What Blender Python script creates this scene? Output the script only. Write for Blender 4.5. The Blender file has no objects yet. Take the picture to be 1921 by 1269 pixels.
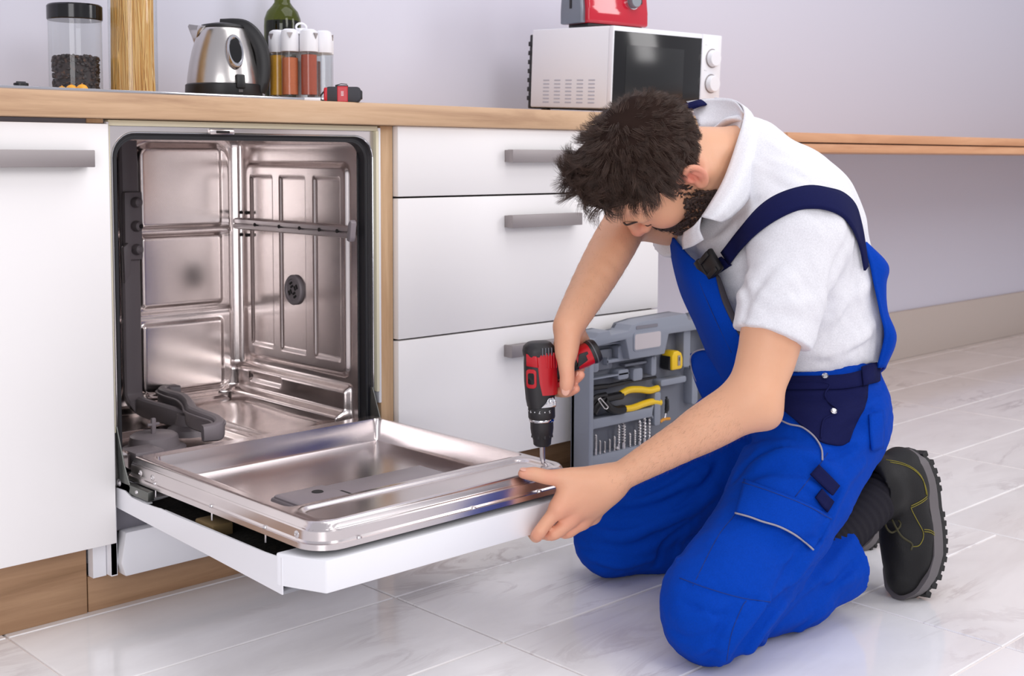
import bpy, bmesh, math, random
import numpy as np
from mathutils import Vector, Matrix, Quaternion
random.seed(7); np.random.seed(7)
SC = bpy.context.scene
COL = SC.collection
# ---------------------------------------------------------------- camera
FPX, YAW, PIT, ROL = 2347.2, 0.810393, 0.074793, 0.003673
CY = 469.62
CAM = np.array([-1.0, -2.0858, 0.8298])
def _axes():
    fw = np.array([math.cos(YAW)*math.cos(PIT), math.sin(YAW)*math.cos(PIT), -math.sin(PIT)])
    rt = np.array([math.sin(YAW), -math.cos(YAW), 0.0]); up = np.cross(rt, fw)
    c, s = math.cos(ROL), math.sin(ROL)
    return fw, c*rt + s*up, -s*rt + c*up
FW, RT, UP = _axes()
cd = bpy.data.cameras.new('camera'); cam = bpy.data.objects.new('camera', cd); COL.objects.link(cam)
cam.matrix_world = Matrix(((RT[0], UP[0], -FW[0], CAM[0]), (RT[1], UP[1], -FW[1], CAM[1]), (RT[2], UP[2], -FW[2], CAM[2]), (0, 0, 0, 1)))
cd.sensor_width = 36; cd.lens = FPX/1921*36; cd.shift_y = -(634.5-CY)/1921; cd.clip_start = .02
cd.dof.use_dof = True; cd.dof.focus_distance = 2.12; cd.dof.aperture_fstop = 8.5
SC.camera = cam
# ---------------------------------------------------------------- light and exposure
wd = bpy.data.worlds.new('world'); SC.world = wd; wd.use_nodes = True
wb = wd.node_tree.nodes['Background']; wb.inputs[0].default_value = (.86, .85, .93, 1); wb.inputs[1].default_value = .68
def area(name, loc, target, sx, sy, power, col=(1, 1, 1)):
    l = bpy.data.lights.new(name, 'AREA'); l.shape = 'RECTANGLE'; l.size = sx; l.size_y = sy; l.energy = power; l.color = col
    o = bpy.data.objects.new(name, l); COL.objects.link(o); o.location = loc
    d = Vector(target)-Vector(loc); o.rotation_euler = d.to_track_quat('-Z', 'Y').to_euler(); return o
area('softbox_key', (0.2, -4.2, 2.6), (.6, -.2, .5), 1.1, 1.6, 30, (1, .98, .97))
area('softbox_side', (3.6, -3.2, 2.3), (1.0, -.2, .6), 1.0, 1.5, 31, (1, .98, .98))
area('softbox_fill', (-2.5, -3.0, 1.15), (.4, -.3, .35), 1.5, 1.9, 36, (.99, .98, 1))
area('softbox_top', (1.2, -1.1, 3.0), (1.2, -.9, 0), 2.4, 2.0, 31, (1, .99, 1))
SC.view_settings.view_transform = 'Standard'; SC.view_settings.look = 'None'
SC.view_settings.gamma = 1.0; SC.view_settings.use_curve_mapping = False; SC.view_settings.exposure = 0.0
SC.cycles.max_bounces = 12; SC.cycles.transparent_max_bounces = 40; SC.cycles.transmission_bounces = 10; SC.cycles.glossy_bounces = 8
SC.cycles.use_denoising = True; SC.cycles.caustics_reflective = False; SC.cycles.caustics_refractive = False
# ---------------------------------------------------------------- materials
def srgb(r, g, b):
    f = lambda c: (c/255/12.92) if c/255 <= .04045 else ((c/255+.055)/1.055)**2.4
    return (f(r), f(g), f(b), 1)
def mat(name, col=(200, 200, 200), rough=.5, metal=0, **kw):
    m = bpy.data.materials.new(name); m.use_nodes = True
    b = m.node_tree.nodes['Principled BSDF']
    b.inputs['Base Color'].default_value = srgb(*col); b.inputs['Roughness'].default_value = rough; b.inputs['Metallic'].default_value = metal
    for k, v in kw.items():
        if k in b.inputs: b.inputs[k].default_value = v
    return m
class NT:
    def __init__(s, m): s.t = m.node_tree; s.b = s.t.nodes['Principled BSDF']
    def n(s, ty, **kw):
        x = s.t.nodes.new(ty)
        for k, v in kw.items():
            if hasattr(x, k): setattr(x, k, v)
            else: x.inputs[k].default_value = v
        return x
    def l(s, a, b): s.t.links.new(a, b)
    def coord(s, scale=(1, 1, 1), rot=(0, 0, 0), which='Object', rnd=0.):
        tc = s.n('ShaderNodeTexCoord'); mp = s.n('ShaderNodeMapping'); mp.inputs['Scale'].default_value = scale; mp.inputs['Rotation'].default_value = rot
        s.l(tc.outputs[which], mp.inputs['Vector'])
        if rnd:
            oi = s.n('ShaderNodeObjectInfo'); vm = s.n('ShaderNodeVectorMath', operation='MULTIPLY'); vm.inputs[1].default_value = (rnd, rnd*1.7, rnd*.6)
            s.l(oi.outputs['Random'], vm.inputs[0]); s.l(vm.outputs[0], mp.inputs['Location'])
        return mp.outputs['Vector']
    def noise(s, vec, scale=5, detail=3, rough=.5, dist=0):
        x = s.n('ShaderNodeTexNoise'); x.inputs['Scale'].default_value = scale; x.inputs['Detail'].default_value = detail
        x.inputs['Roughness'].default_value = rough; x.inputs['Distortion'].default_value = dist
        s.l(vec, x.inputs['Vector']); return x.outputs['Fac']
    def ramp(s, fac, stops, interp='LINEAR'):
        r = s.n('ShaderNodeValToRGB'); e = r.color_ramp.elements; r.color_ramp.interpolation = interp
        while len(e) < len(stops): e.new(.5)
        for i, (p, c) in enumerate(stops): e[i].position = p; e[i].color = c if len(c) == 4 else srgb(*c)
        s.l(fac, r.inputs[0]); return r.outputs[0]
    def mix(s, fac, a, b, mode='MIX'):
        x = s.n('ShaderNodeMix', data_type='RGBA', blend_type=mode)
        for v, k in ((fac, 0), (a, 6), (b, 7)):
            if isinstance(v, (int, float)): x.inputs[k].default_value = v
            elif isinstance(v, tuple): x.inputs[k].default_value = v
            else: s.l(v, x.inputs[k])
        return x.outputs[2]
    def bump(s, h, strength=.1, dist=.01):
        x = s.n('ShaderNodeBump'); x.inputs['Strength'].default_value = strength; x.inputs['Distance'].default_value = dist
        s.l(h, x.inputs['Height']); s.l(x.outputs[0], s.b.inputs['Normal'])
    def col(s, c): s.l(c, s.b.inputs['Base Color'])
    def rgh(s, f, lo, hi):
        r = s.n('ShaderNodeMapRange'); r.inputs[3].default_value = lo; r.inputs[4].default_value = hi
        s.l(f, r.inputs[0]); s.l(r.outputs[0], s.b.inputs['Roughness'])
M = {}
def wood(name, along, c1, c2, c3):
    m = mat(name, c1, .5); t = NT(m)
    sc = [26, 26, 26]; sc[along] = 1.6
    v = t.coord(tuple(sc), which='Object')
    n1 = t.noise(v, 1.1, 6, .65, .5)
    c = t.ramp(n1, [(.28, c2), (.5, c1), (.72, c3)])
    sc2 = [4.5, 4.5, 4.5]; sc2[along] = .9
    n2 = t.noise(t.coord(tuple(sc2)), 1.3, 3, .5, 1.5)
    c = t.mix(t.ramp(n2, [(.55, (0, 0, 0)), (.75, (90, 90, 90))]), c, srgb(*c2))
    t.col(c); t.bump(n1, .06, .002); M[name] = m
wood('oak_x', 0, (203, 167, 132), (172, 135, 104), (219, 186, 152))
wood('oak_z', 2, (205, 170, 132), (182, 143, 104), (219, 186, 148))
wood('oak_dark', 0, (166, 130, 98), (130, 98, 68), (184, 148, 114))
wood('shelf_oak', 0, (206, 152, 112), (188, 132, 92), (218, 168, 128))
M['white'] = mat('white_lacquer', (245, 242, 241), .35)
M['white_metal'] = mat('white_enamel', (236, 236, 240), .3)
M['white_plastic'] = mat('white_plastic', (238, 238, 242), .35)
M['cream'] = mat('cream_plastic', (226, 218, 190), .5)
M['dark_gap'] = mat('dark_gap', (40, 36, 36), .8)
M['grey_gap'] = mat('grey_edge', (120, 118, 126), .6)
M['black'] = mat('black_plastic', (22, 21, 23), .42)
M['black_gloss'] = mat('black_gloss', (14, 14, 16), .12)
M['rubber'] = mat('black_rubber', (34, 34, 38), .45)
M['grey_plastic'] = mat('grey_plastic', (142, 132, 136), .4)
M['nickel'] = mat('brushed_nickel', (166, 159, 159), .55, 1.0)
def steel(name, col, r0, r1, along, sc=140):
    m = mat(name, col, r0, 1.0); t = NT(m)
    s3 = [sc, sc, sc]; s3[along] = 3
    n = t.noise(t.coord(tuple(s3)), 1, 2, .5); big = t.noise(t.coord((3, 3, 3)), 2.2, 2, .5)
    t.rgh(big, r0, r1); t.bump(n, .02, .0004)
    t.col(t.mix(big, srgb(*[int(c*.93) for c in col]), srgb(*[min(255, int(c*1.05)) for c in col]))); M[name] = m; return m
steel('steel', (222, 216, 215), .2, .38, 2)
steel('steel_tub', (224, 216, 213), .13, .30, 2, 90)
steel('steel_door', (222, 215, 214), .15, .30, 0, 160)
steel('steel_kettle', (205, 200, 198), .22, .3, 2, 160)
M['chrome'] = mat('chrome', (210, 210, 214), .1, 1.0)
M['galv'] = mat('galvanised_metal', (120, 122, 118), .4, .9)
M['steel_plain'] = mat('steel_plain', (214, 210, 211), .3, 1.0)
m = mat('bitumen_mat', (22, 20, 17), .85); t = NT(m); n = t.noise(t.coord((60, 60, 60)), 2, 4); t.col(t.ramp(n, [(.4, (12, 11, 9)), (.75, (44, 38, 30))])); t.bump(n, .6, .004); M['bitumen'] = m
m = mat('wall_paint', (214, 215, 229), .75); t = NT(m); n = t.noise(t.coord((40, 40, 40)), 3, 3); t.bump(n, .03, .002); M['wall'] = m
M['skirting'] = mat('skirting_paint', (200, 190, 182), .5)
M['grout'] = mat('grout', (238, 229, 224), .8)
m = mat('marble_tile', (228, 225, 224), .09); t = NT(m)
v = t.coord((1.0, 3.2, 1), (0, 0, .12), rnd=37.)
w = t.noise(v, 2.2, 6, .6, 1.6)
vein = t.ramp(w, [(.455, (0, 0, 0)), (.497, (255, 255, 255)), (.508, (255, 255, 255)), (.55, (0, 0, 0))])
msk = t.ramp(t.noise(t.coord((1, 2.2, 1), rnd=19.), 2.4, 2), [(.5, (0, 0, 0)), (.72, (255, 255, 255))])
vm = t.mix(1.0, vein, msk, 'MULTIPLY')
cloud = t.ramp(t.noise(t.coord((1.2, 3, 1), (0, 0, .1), rnd=11.), 1.7, 5, .6, .8), [(.3, (234, 231, 231)), (.6, (248, 246, 246))])
fine = t.ramp(t.noise(t.coord((3, 16, 1), (0, 0, .12), rnd=23.), 1.5, 4, .6, .6), [(.5, (0, 0, 0)), (.8, (60, 60, 60))])
c = t.mix(vm, cloud, srgb(214, 208, 209)); c = t.mix(fine, c, srgb(218, 212, 212)); t.col(c); t.rgh(w, .07, .14); t.b.inputs['IOR'].default_value = 1.7; M['marble'] = m
# ---------------------------------------------------------------- object helpers
ORG = {}
def tag(o, label=None, cat=None, group=None, kind=None):
    if label: o['label'] = label
    if cat: o['category'] = cat
    if group: o['group'] = group
    if kind: o['kind'] = kind
    return o
def thing(name, label, cat, loc=(0, 0, 0), rot=(0, 0, 0), group=None, local=False):
    o = bpy.data.objects.new(name, None); o.empty_display_size = .05; COL.objects.link(o)
    o.location = loc; o.rotation_euler = rot; ORG[o.name] = np.zeros(3) if local else np.array(loc, float)
    return tag(o, label, cat, group)
def link_mesh(name, me, mt, parent=None, ang=35, smooth=True):
    o = bpy.data.objects.new(name, me); COL.objects.link(o)
    for m_ in (mt if isinstance(mt, (list, tuple)) else [mt]):
        me.materials.append(M[m_] if isinstance(m_, str) else m_)
    if smooth:
        me.shade_smooth()
        if ang: me.set_sharp_from_angle(angle=math.radians(ang))
    if parent is not None:
        o.parent = parent; ORG[o.name] = ORG[parent.name]
        off = ORG[parent.name]
        if np.any(off): me.transform(Matrix.Translation(-Vector(off)))
    else: ORG[o.name] = np.zeros(3)
    return o
def fin(name, bm, mt, parent=None, ang=35, smooth=True):
    me = bpy.data.meshes.new(name); bmesh.ops.recalc_face_normals(bm, faces=bm.faces); bm.to_mesh(me); bm.free()
    return link_mesh(name, me, mt, parent, ang, smooth)
def struct(name, bm, mt, **kw):
    o = fin(name, bm, mt, **kw); o['kind'] = 'structure'; return o
def B(): return bmesh.new()
def merge(bm, b2, X=None):
    if X is not None: bmesh.ops.transform(b2, matrix=X, verts=b2.verts)
    me = bpy.data.meshes.new('tmp'); b2.to_mesh(me); b2.free(); bm.from_mesh(me); bpy.data.meshes.remove(me)
def box(bm, lo, hi, bev=0, seg=2, X=None):
    b2 = bmesh.new(); bmesh.ops.create_cube(b2, size=1)
    s = [hi[i]-lo[i] for i in range(3)]; c = [(hi[i]+lo[i])/2 for i in range(3)]
    bmesh.ops.scale(b2, vec=s, verts=b2.verts); bmesh.ops.translate(b2, vec=c, verts=b2.verts)
    if bev: bmesh.ops.bevel(b2, geom=list(b2.edges), offset=bev, segments=seg, affect='EDGES', profile=.5)
    merge(bm, b2, X)
def prism(bm, pts, X, h, bev=0, seg=2):
    # pts 2D polygon in X's local xy plane, extruded along local z by h
    b2 = bmesh.new(); vs = [b2.verts.new((x, y, 0)) for x, y in pts]; f = b2.faces.new(vs)
    r = bmesh.ops.extrude_face_region(b2, geom=[f]); bmesh.ops.translate(b2, vec=(0, 0, h), verts=[v for v in r['geom'] if isinstance(v, bmesh.types.BMVert)])
    bmesh.ops.recalc_face_normals(b2, faces=b2.faces)
    if bev: bmesh.ops.bevel(b2, geom=list(b2.edges), offset=bev, segments=seg, affect='EDGES', profile=.5)
    merge(bm, b2, X)
def lathe(bm, prof, n=32, X=None, sy=1.0):
    b2 = bmesh.new(); rings = []
    for r, z in prof:
        if r < 1e-6: rings.append([b2.verts.new((0, 0, z))])
        else: rings.append([b2.verts.new((r*math.cos(2*math.pi*i/n), sy*r*math.sin(2*math.pi*i/n), z)) for i in range(n)])
    for a, b in zip(rings, rings[1:]):
        for i in range(n):
            j = (i+1) % n
            if len(a) == 1 and len(b) == 1: continue
            if len(a) == 1: b2.faces.new((a[0], b[i], b[j]))
            elif len(b) == 1: b2.faces.new((a[i], a[j], b[0]))
            else: b2.faces.new((a[i], a[j], b[j], b[i]))
    merge(bm, b2, X)
def frame_to(p, d, upv=(0, 0, 1)):
    d = Vector(d).normalized(); u = Vector(upv)
    if abs(d.dot(u.normalized())) > .98: u = Vector((1, 0, 0))
    x = u.cross(d).normalized(); y = d.cross(x)
    return Matrix(((x.x, y.x, d.x, p[0]), (x.y, y.y, d.y, p[1]), (x.z, y.z, d.z, p[2]), (0, 0, 0, 1)))
def cyl(bm, a, b, r, r2=None, n=16):
    a = Vector(a); b = Vector(b); h = (b-a).length; r2 = r if r2 is None else r2
    lathe(bm, [(0, 0), (r, 0), (r2, h), (0, h)], n, frame_to(a, b-a))
def tube(bm, pts, r, n=8, up=(0, 0, 1), sq=None, caps=True):
    pts = [Vector(p) for p in pts]; b2 = bmesh.new(); rings = []; N = len(pts)
    for i, p in enumerate(pts):
        d = (pts[min(i+1, N-1)]-pts[max(i-1, 0)]); X = frame_to(p, d, up)
        ri = r[i] if isinstance(r, (list, tuple)) else r
        rx, ry = (ri if isinstance(ri, (list, tuple)) else (ri, ri))
        ring = []
        for k in range(n):
            a = 2*math.pi*(k+.5)/n; c, s = math.cos(a), math.sin(a)
            if sq: c = math.copysign(abs(c)**sq, c); s = math.copysign(abs(s)**sq, s)
            ring.append(b2.verts.new(X @ Vector((rx*c, ry*s, 0))))
        rings.append(ring)
    for a, b in zip(rings, rings[1:]):
        for k in range(n): b2.faces.new((a[k], a[(k+1) % n], b[(k+1) % n], b[k]))
    if caps: b2.faces.new(rings[0][::-1]); b2.faces.new(rings[-1])
    merge(bm, b2)
def spline(pts, n=6):
    P = [np.array(p, float) for p in pts]; P = [2*P[0]-P[1]]+P+[2*P[-1]-P[-2]]; out = []
    for i in range(1, len(P)-2):
        for k in range(n):
            t = k/n; a, b, c, d = P[i-1:i+3]
            out.append(.5*((2*b)+(-a+c)*t+(2*a-5*b+4*c-d)*t*t+(-a+3*b-3*c+d)*t**3))
    out.append(P[-2]); return out
def rrect(x0, y0, x1, y1, r, n=5):
    pts = []
    for cx, cy, a0 in ((x1-r, y0+r, -90), (x1-r, y1-r, 0), (x0+r, y1-r, 90), (x0+r, y0+r, 180)):
        for k in range(n+1):
            a = math.radians(a0+90*k/n); pts.append((cx+r*math.cos(a), cy+r*math.sin(a)))
    return pts
def grid(bm, o, U, V, N, nu, nv, hf, mi=None):
    # height field: o + u*U + v*V + h(u,v)*N, u and v in metres (hf takes arrays)
    U = np.array(U, float); V = np.array(V, float); N = np.array(N, float); lu = np.linalg.norm(U); lv = np.linalg.norm(V)
    u = np.linspace(0, 1, nu+1); v = np.linspace(0, 1, nv+1); uu, vv = np.meshgrid(u, v, indexing='ij')
    h = hf(uu*lu, vv*lv)
    P = np.array(o)+uu[..., None]*U+vv[..., None]*V+h[..., None]*N
    vs = [[bm.verts.new(P[i, j]) for j in range(nv+1)] for i in range(nu+1)]
    for i in range(nu):
        for j in range(nv): bm.faces.new((vs[i][j], vs[i+1][j], vs[i+1][j+1], vs[i][j+1]))
def sdrr(u, v, x0, y0, x1, y1, r):
    qx = np.abs(u-(x0+x1)/2)-(x1-x0)/2+r; qy = np.abs(v-(y0+y1)/2)-(y1-y0)/2+r
    return np.hypot(np.maximum(qx, 0), np.maximum(qy, 0))+np.minimum(np.maximum(qx, qy), 0)-r
def sstep(a, b, x):
    t = np.clip((x-a)/(b-a), 0, 1); return t*t*(3-2*t)
def W(u, v, t):
    return CAM+t*(FW+(u-960.5)/FPX*RT-(v-CY)/FPX*UP)
def WP(u, v, ax, val):
    d = FW+(u-960.5)/FPX*RT-(v-CY)/FPX*UP; return CAM+d*(val-CAM[ax])/d[ax]
def text_mesh(txt, size, name='letters'):
    cu = bpy.data.curves.new(name, 'FONT'); cu.body = txt; cu.size = size; cu.extrude = .0003; cu.align_x = 'CENTER'; cu.align_y = 'CENTER'
    o = bpy.data.objects.new(name, cu); COL.objects.link(o)
    me = bpy.data.meshes.new_from_object(o.evaluated_get(bpy.context.evaluated_depsgraph_get()))
    bpy.data.objects.remove(o); bpy.data.curves.remove(cu); return me
def add_text(bm, txt, size, X):
    me = text_mesh(txt, size); me.transform(X); bm.from_mesh(me); bpy.data.meshes.remove(me)
def copy_tree(o, parent=None):
    c = o.copy(); COL.objects.link(c); c.parent = parent; ORG[c.name] = ORG[o.name]
    for ch in list(o.children): copy_tree(ch, c)
    return c
# ================================================================ setting
YW = .53
b = B(); box(b, (-2.6, -4.6, -.06), (10.0, YW+.1, -.004)); floor = struct('floor', b, 'grout', smooth=False)
def tile_mesh(w, h):
    b = B(); box(b, (0, 0, -.006), (w, h, 0), .0016, 1); me = bpy.data.meshes.new('tile'); b.to_mesh(me); b.free(); me.materials.append(M['marble']); return me
tw, th, gap = .610, .2975, .0045
TM = tile_mesh(tw-gap, th-gap)
xs = [-.181+tw*i for i in range(-2, 13)]
for i, x in enumerate(xs):
    offy = -.1515 if x > 1.6 else 0
    for k in range(-5, 5):
        y = -.268+offy+th*(k-1)
        if y > YW-.02 or (x+tw < -.5 and y < -1.2): continue
        o = bpy.data.objects.new('tile', TM); COL.objects.link(o); o.location = (x+gap/2, y+gap/2, 0); o.parent = floor
b = B(); box(b, (-2.6, YW, 0), (10.0, YW+.1, 2.7)); struct('wall_back', b, 'wall', smooth=False)
b = B(); box(b, (1.6, YW-.016, .0), (10.0, YW, .2), .004); struct('baseboard_back', b, 'skirting')
# wall table on the right: two oak boards, cantilevered from the wall
t = thing('wall_shelf', 'long oak wall table of two stacked boards at the right wall', 'shelf', (3.2, .1, .845))
b = B(); box(b, (1.64, -.30, .8685), (10.0, YW, .8925), .003); fin('upper_board', b, 'shelf_oak', t)
b = B(); box(b, (1.64, -.296, .843), (10.0, YW, .8655), .003); fin('lower_board', b, 'shelf_oak', t)
b = B(); box(b, (1.65, -.29, .8653), (10.0, YW, .8687)); fin('joint', b, 'dark_gap', t)
# ---------------------------------------------------------------- worktop, plinths
b = B(); box(b, (-.75, -.03, .893), (1.90, YW-.001, .938), .004); o = fin('worktop', b, 'oak_x'); tag(o, 'oak worktop running over the cabinets and dishwasher', 'worktop')
b = B(); box(b, (-.75, .048, 0), (-.03, .066, .134), .001); o = fin('plinth_board', b, 'oak_dark'); tag(o, 'oak plinth board under the left white cabinet', 'plinth')
b = B(); box(b, (-.027, .05, 0), (1.49, .066, .066), .001); box(b, (.603, .05, .066), (1.49, .066, .139), .001)
o = fin('plinth_board', b, 'oak_dark'); tag(o, 'long oak plinth board under the dishwasher and drawers', 'plinth')
def bar_handle(x0, x1, zc, parent, y0=-.003):
    b = B(); box(b, (x0, -.044, zc-.0145), (x1, -.025, zc+.0145), .0015)
    box(b, (x0+.0008, -.0255, zc-.0135), (x0+.008, y0+.0005, zc+.0135), .0006); box(b, (x1-.008, -.0255, zc-.0135), (x1-.0008, y0+.0005, zc+.0135), .0006)
    fin('handle', b, 'nickel', parent)
# left cabinet
t = thing('kitchen_cabinet', 'white cabinet with bar handle left of the open dishwasher', 'cabinet', (-.3, .25, .134))
b = B(); box(b, (-.74, .004, .137), (-.004, .5, .884)); fin('body', b, 'white', t)
b = B(); box(b, (-.74, .003, .884), (-.034, .02, .8925)); fin('top_rail', b, 'grey_gap', t)
b = B(); box(b, (-.034, .0, .8855), (-.004, .02, .8925)); fin('spacer', b, 'oak_z', t)
b = B(); box(b, (-.74, -.016, .1385), (-.002, .003, .884), .0015); d = fin('door', b, 'white', t); bar_handle(-.24, -.04, .8235, d, -.016)
# oak end panel
b = B(); box(b, (.6035, 0, .0665), (.6365, .5, .8925), .001); o = fin('side_panel', b, 'oak_z'); tag(o, 'narrow oak side panel between dishwasher and drawers', 'panel')
# drawers
t = thing('drawer_cabinet', 'white three drawer cabinet to the right of the dishwasher', 'cabinet', (1.06, .25, .14))
b = B(); box(b, (.638, .004, .141), (1.488, .5, .888)); fin('body', b, 'dark_gap', t)
b = B(); box(b, (1.488, .004, .141), (1.492, .5, .892)); fin('side', b, 'white', t)
for z0, z1, zh in ((.7445, .8925, .831), (.4415, .7405, .6825), (.142, .4375, .386)):
    b = B(); box(b, (.638, -.016, z0), (1.49, .003, z1), .0015); d = fin('drawer', b, 'white', t); bar_handle(.944, 1.174, zh, d, -.016)
# ================================================================ dishwasher
DW = thing('dishwasher', 'open built-in dishwasher with steel tub and lowered white door', 'dishwasher', (.3, .2, .07))
TX0, TX1, TY1, TZ0, TZ1 = .03, .568, .502, .245, .873
# housing: white sides, cream strips
b = B(); prism(b, [(.0, .012), (.012, .012), (.012, .508), (.590, .508), (.590, .012), (.602, .012), (.602, .52), (.0, .52)], Matrix.Translation((0, 0, .07)), .822); fin('housing', b, 'white_metal', DW)
for lo_, hi_ in (((.5955, -.004, .31), (.602, .012, .888)), ((.0, -.004, .24), (.0045, .012, .888))):
    b = B(); box(b, lo_, hi_, .001); fin('white_strip', b, 'white_metal', DW)
for lo_, hi_ in (((.0045, -.002, .8815), (.5955, .03, .8915)), ((.5885, -.006, .335), (.5955, .02, .8815)), ((.0045, -.004, .335), (.0065, .02, .8815))):
    b = B(); box(b, lo_, hi_, .0005); fin('cream_strip', b, 'cream', DW)
# steel front flange: a plate with a round-cornered opening
def ring_plate(bm, outer, inner, y0, y1):
    n = len(outer)
    vs = [[bm.verts.new((x, y, z)) for x, z in L] for L in (outer, inner) for y in (y0, y1)]
    o0, o1, i0, i1 = vs
    for k in range(n):
        j = (k+1) % n
        bm.faces.new((o0[k], o0[j], i0[j], i0[k])); bm.faces.new((o1[j], o1[k], i1[k], i1[j]))
        bm.faces.new((i0[k], i0[j], i1[j], i1[k])); bm.faces.new((o0[j], o0[k], o1[k], o1[j]))
b = B(); ring_plate(b, rrect(.0065, .20, .5885, .8812, .004, 8), rrect(.014, .235, .5865, .869, .045, 8), .004, .012); fin('front_flange', b, 'steel', DW)
b = B(); L = [(x, .004, z) for x, z in rrect(.0125, .235, .5872, .8705, .046, 8)]; tube(b, L+[L[0]], .0018, 8, up=(0, 1, 0), caps=False); fin('flange_bead', b, 'chrome', DW)
b = B(); ring_plate(b, rrect(.0125, .234, .588, .8705, .046, 8), rrect(.026, .24, .572, .858, .036, 8), .0125, .034)
L = [(x, .016, z) for x, z in rrect(.022, .237, .578, .863, .04, 8)]; tube(b, L+[L[0]], .0045, 8, up=(0, 1, 0), caps=False)
fin('door_seal', b, 'rubber', DW)
b = B(); box(b, (.205, -.002, .8685), (.258, .012, .8795), .003); l = fin('latch_plate', b, 'steel', DW)
b = B(); box(b, (.218, -.004, .871), (.246, .0, .876), .001); fin('slot', b, 'dark_gap', l)
# --- tub: pressed steel walls as relief
def press(u, v, rects, soft=.006):
    h = np.zeros_like(u)
    for (x0, y0, x1, y1, r, d) in rects: h = h+d*(1-sstep(-soft, soft, sdrr(u, v, x0, y0, x1, y1, r)))
    return h
# back wall: u = x-TX0, v = z-TZ0
bw, bh = TX1-TX0, TZ1-TZ0
def back_h(u, v):
    h = np.zeros_like(u)
    for x0, x1 in ((.015, .235), (.272, .512)):
        h += .012*(1-sstep(-.006, .007, sdrr(u, v, x0, .035, x1, bh-.02, .04)))
        m_ = .010
        for z0, z1 in ((.425, .601), (.245, .402), (.05, .205)):
            h += .0065*(1-sstep(-.004, .004, sdrr(u, v, x0+m_, z0, x1-.03, z1, .008)))
        for zc in (.413, .225):
            h -= .004*np.exp(-((v-zc)/.006)**2)*(sdrr(u, v, x0, .035, x1, bh-.02, .04) < 0)
    e = np.minimum(np.minimum(bw-u, u), v)
    h += .02*(1-sstep(0, .03, e))**2+.03*(1-sstep(0, .035, bh-v))**2*0
    return h
b = B(); grid(b, (TX0, TY1, TZ0), (bw, 0, 0), (0, 0, bh), (0, -1, 0), 170, 170, back_h); fin('tub_back', b, 'steel_tub', DW, ang=None)
# side walls: u from front (y=.034) to back
sw = TY1-.034
def side_h(u, v):
    h = np.zeros_like(u)
    z = v+TZ0
    h += .008*(1-sstep(-.006, .006, sdrr(u, v, .028, .117, .425, .565, .02)))
    for y0, y1 in ((.052, .145), (.182, .278), (.312, .40)):
        h -= .0055*(1-sstep(-.003, .003, sdrr(u, v, y0, .148, y1, .537, .004)))
    # stepped sill below the panel
    h += .016*(1-sstep(.082, .10, v))*sstep(.018, .03, u)
    h += .022*(1-sstep(.03, .046, v))*sstep(.018, .03, u)
    h -= .006*(1-sstep(-.004, .004, sdrr(u, v, .27, .062, .4, .08, .006)))
    e = sw-u
    h += .022*(1-sstep(0, .03, e))**2+.02*(1-sstep(0, .03, bh-v))**2
    return h
b = B(); grid(b, (TX1, .034, TZ0), (0, sw, 0), (0, 0, bh), (-1, 0, 0), 170, 190, side_h); fin('tub_side', b, 'steel_tub', DW, ang=None)
b = B(); grid(b, (TX0, .034, TZ0), (0, sw, 0), (0, 0, bh), (1, 0, 0), 90, 90, side_h); fin('tub_side', b, 'steel_tub', DW, ang=None)
b = B(); grid(b, (TX0, .034, TZ1), (bw, 0, 0), (0, sw, 0), (0, 0, -1), 20, 20, lambda u, v: .0*u); fin('tub_roof', b, 'steel_tub', DW)
def floor_h(u, v):
    h = .012*sstep(.15, .3, np.hypot((u-.2)*.8, v-.2))
    h += -.012*(1-sstep(-.006, .006, sdrr(u, v, .08, .06, .34, .33, .05)))
    h += .006*(1-sstep(-.005, .005, sdrr(u, v, .37, .06, .5, .42, .04)))
    e = np.minimum(np.minimum(bw-u, u), sw-v); h += .016*(1-sstep(0, .03, e))**2
    return h
b = B(); grid(b, (TX0, .034, TZ0), (bw, 0, 0), (0, sw, 0), (0, 0, 1), 110, 100, floor_h); fin('tub_floor', b, 'steel_tub', DW, ang=None)
b = B(); box(b, (TX0, .01, .205), (TX1, .036, TZ0+.004), .002); fin('tub_sill', b, 'steel', DW)
# upper rack rail on the right wall
b = B(); pts = [(.0, -.011), (.004, -.013), (.010, -.010), (.010, -.002), (.006, .0), (.010, .002), (.010, .010), (.004, .013), (.0, .011)]
X = Matrix(((-1, 0, 0, .553), (0, 0, 1, .022), (0, 1, 0, .671), (0, 0, 0, 1))); prism(b, pts, X, .462); r = fin('rack_rail', b, 'steel_plain', DW)
for y in (.07, .135, .21, .29, .39):
    b = B(); cyl(b, (.5445, y, .672), (.5415, y, .672), .0042, n=12); fin('hole', b, 'dark_gap', r)
b = B(); prism(b, [(-.006, -.018), (.004, -.021), (.008, -.012), (.012, .02), (.006, .026), (.0, .018), (-.004, .0)], Matrix(((0, 0, -1, .553), (-1, 0, 0, .026), (0, 1, 0, .672), (0, 0, 0, 1))), .014, .002); fin('rail_stop', b, 'grey_plastic', r)
for z in (.645, .697):
    for y in (.445, .47): b = B(); cyl(b, (.559, y, z), (.553, y, z), .004, n=10); fin('rail_fixing', b, 'dark_gap', r)
# drying vent on the right wall
b = B(); X = frame_to((.566, .262, .531), (-1, 0, 0)); lathe(b, [(.0, .006), (.024, .006), (.025, .009), (.031, .009), (.034, .006), (.034, .0)], 32, X); v = fin('drying_vent', b, 'grey_plastic', DW)
for k in range(4):
    a = k*math.pi/2+.5
    for rr in (.0085, .0165): b = B(); box(b, (-.005, rr-.0022, .0062), (.005, rr+.0022, .0078), 0, 1, X @ Matrix.Rotation(a, 4, 'Z')); fin('vent_slot', b, 'dark_gap', v)
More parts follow.
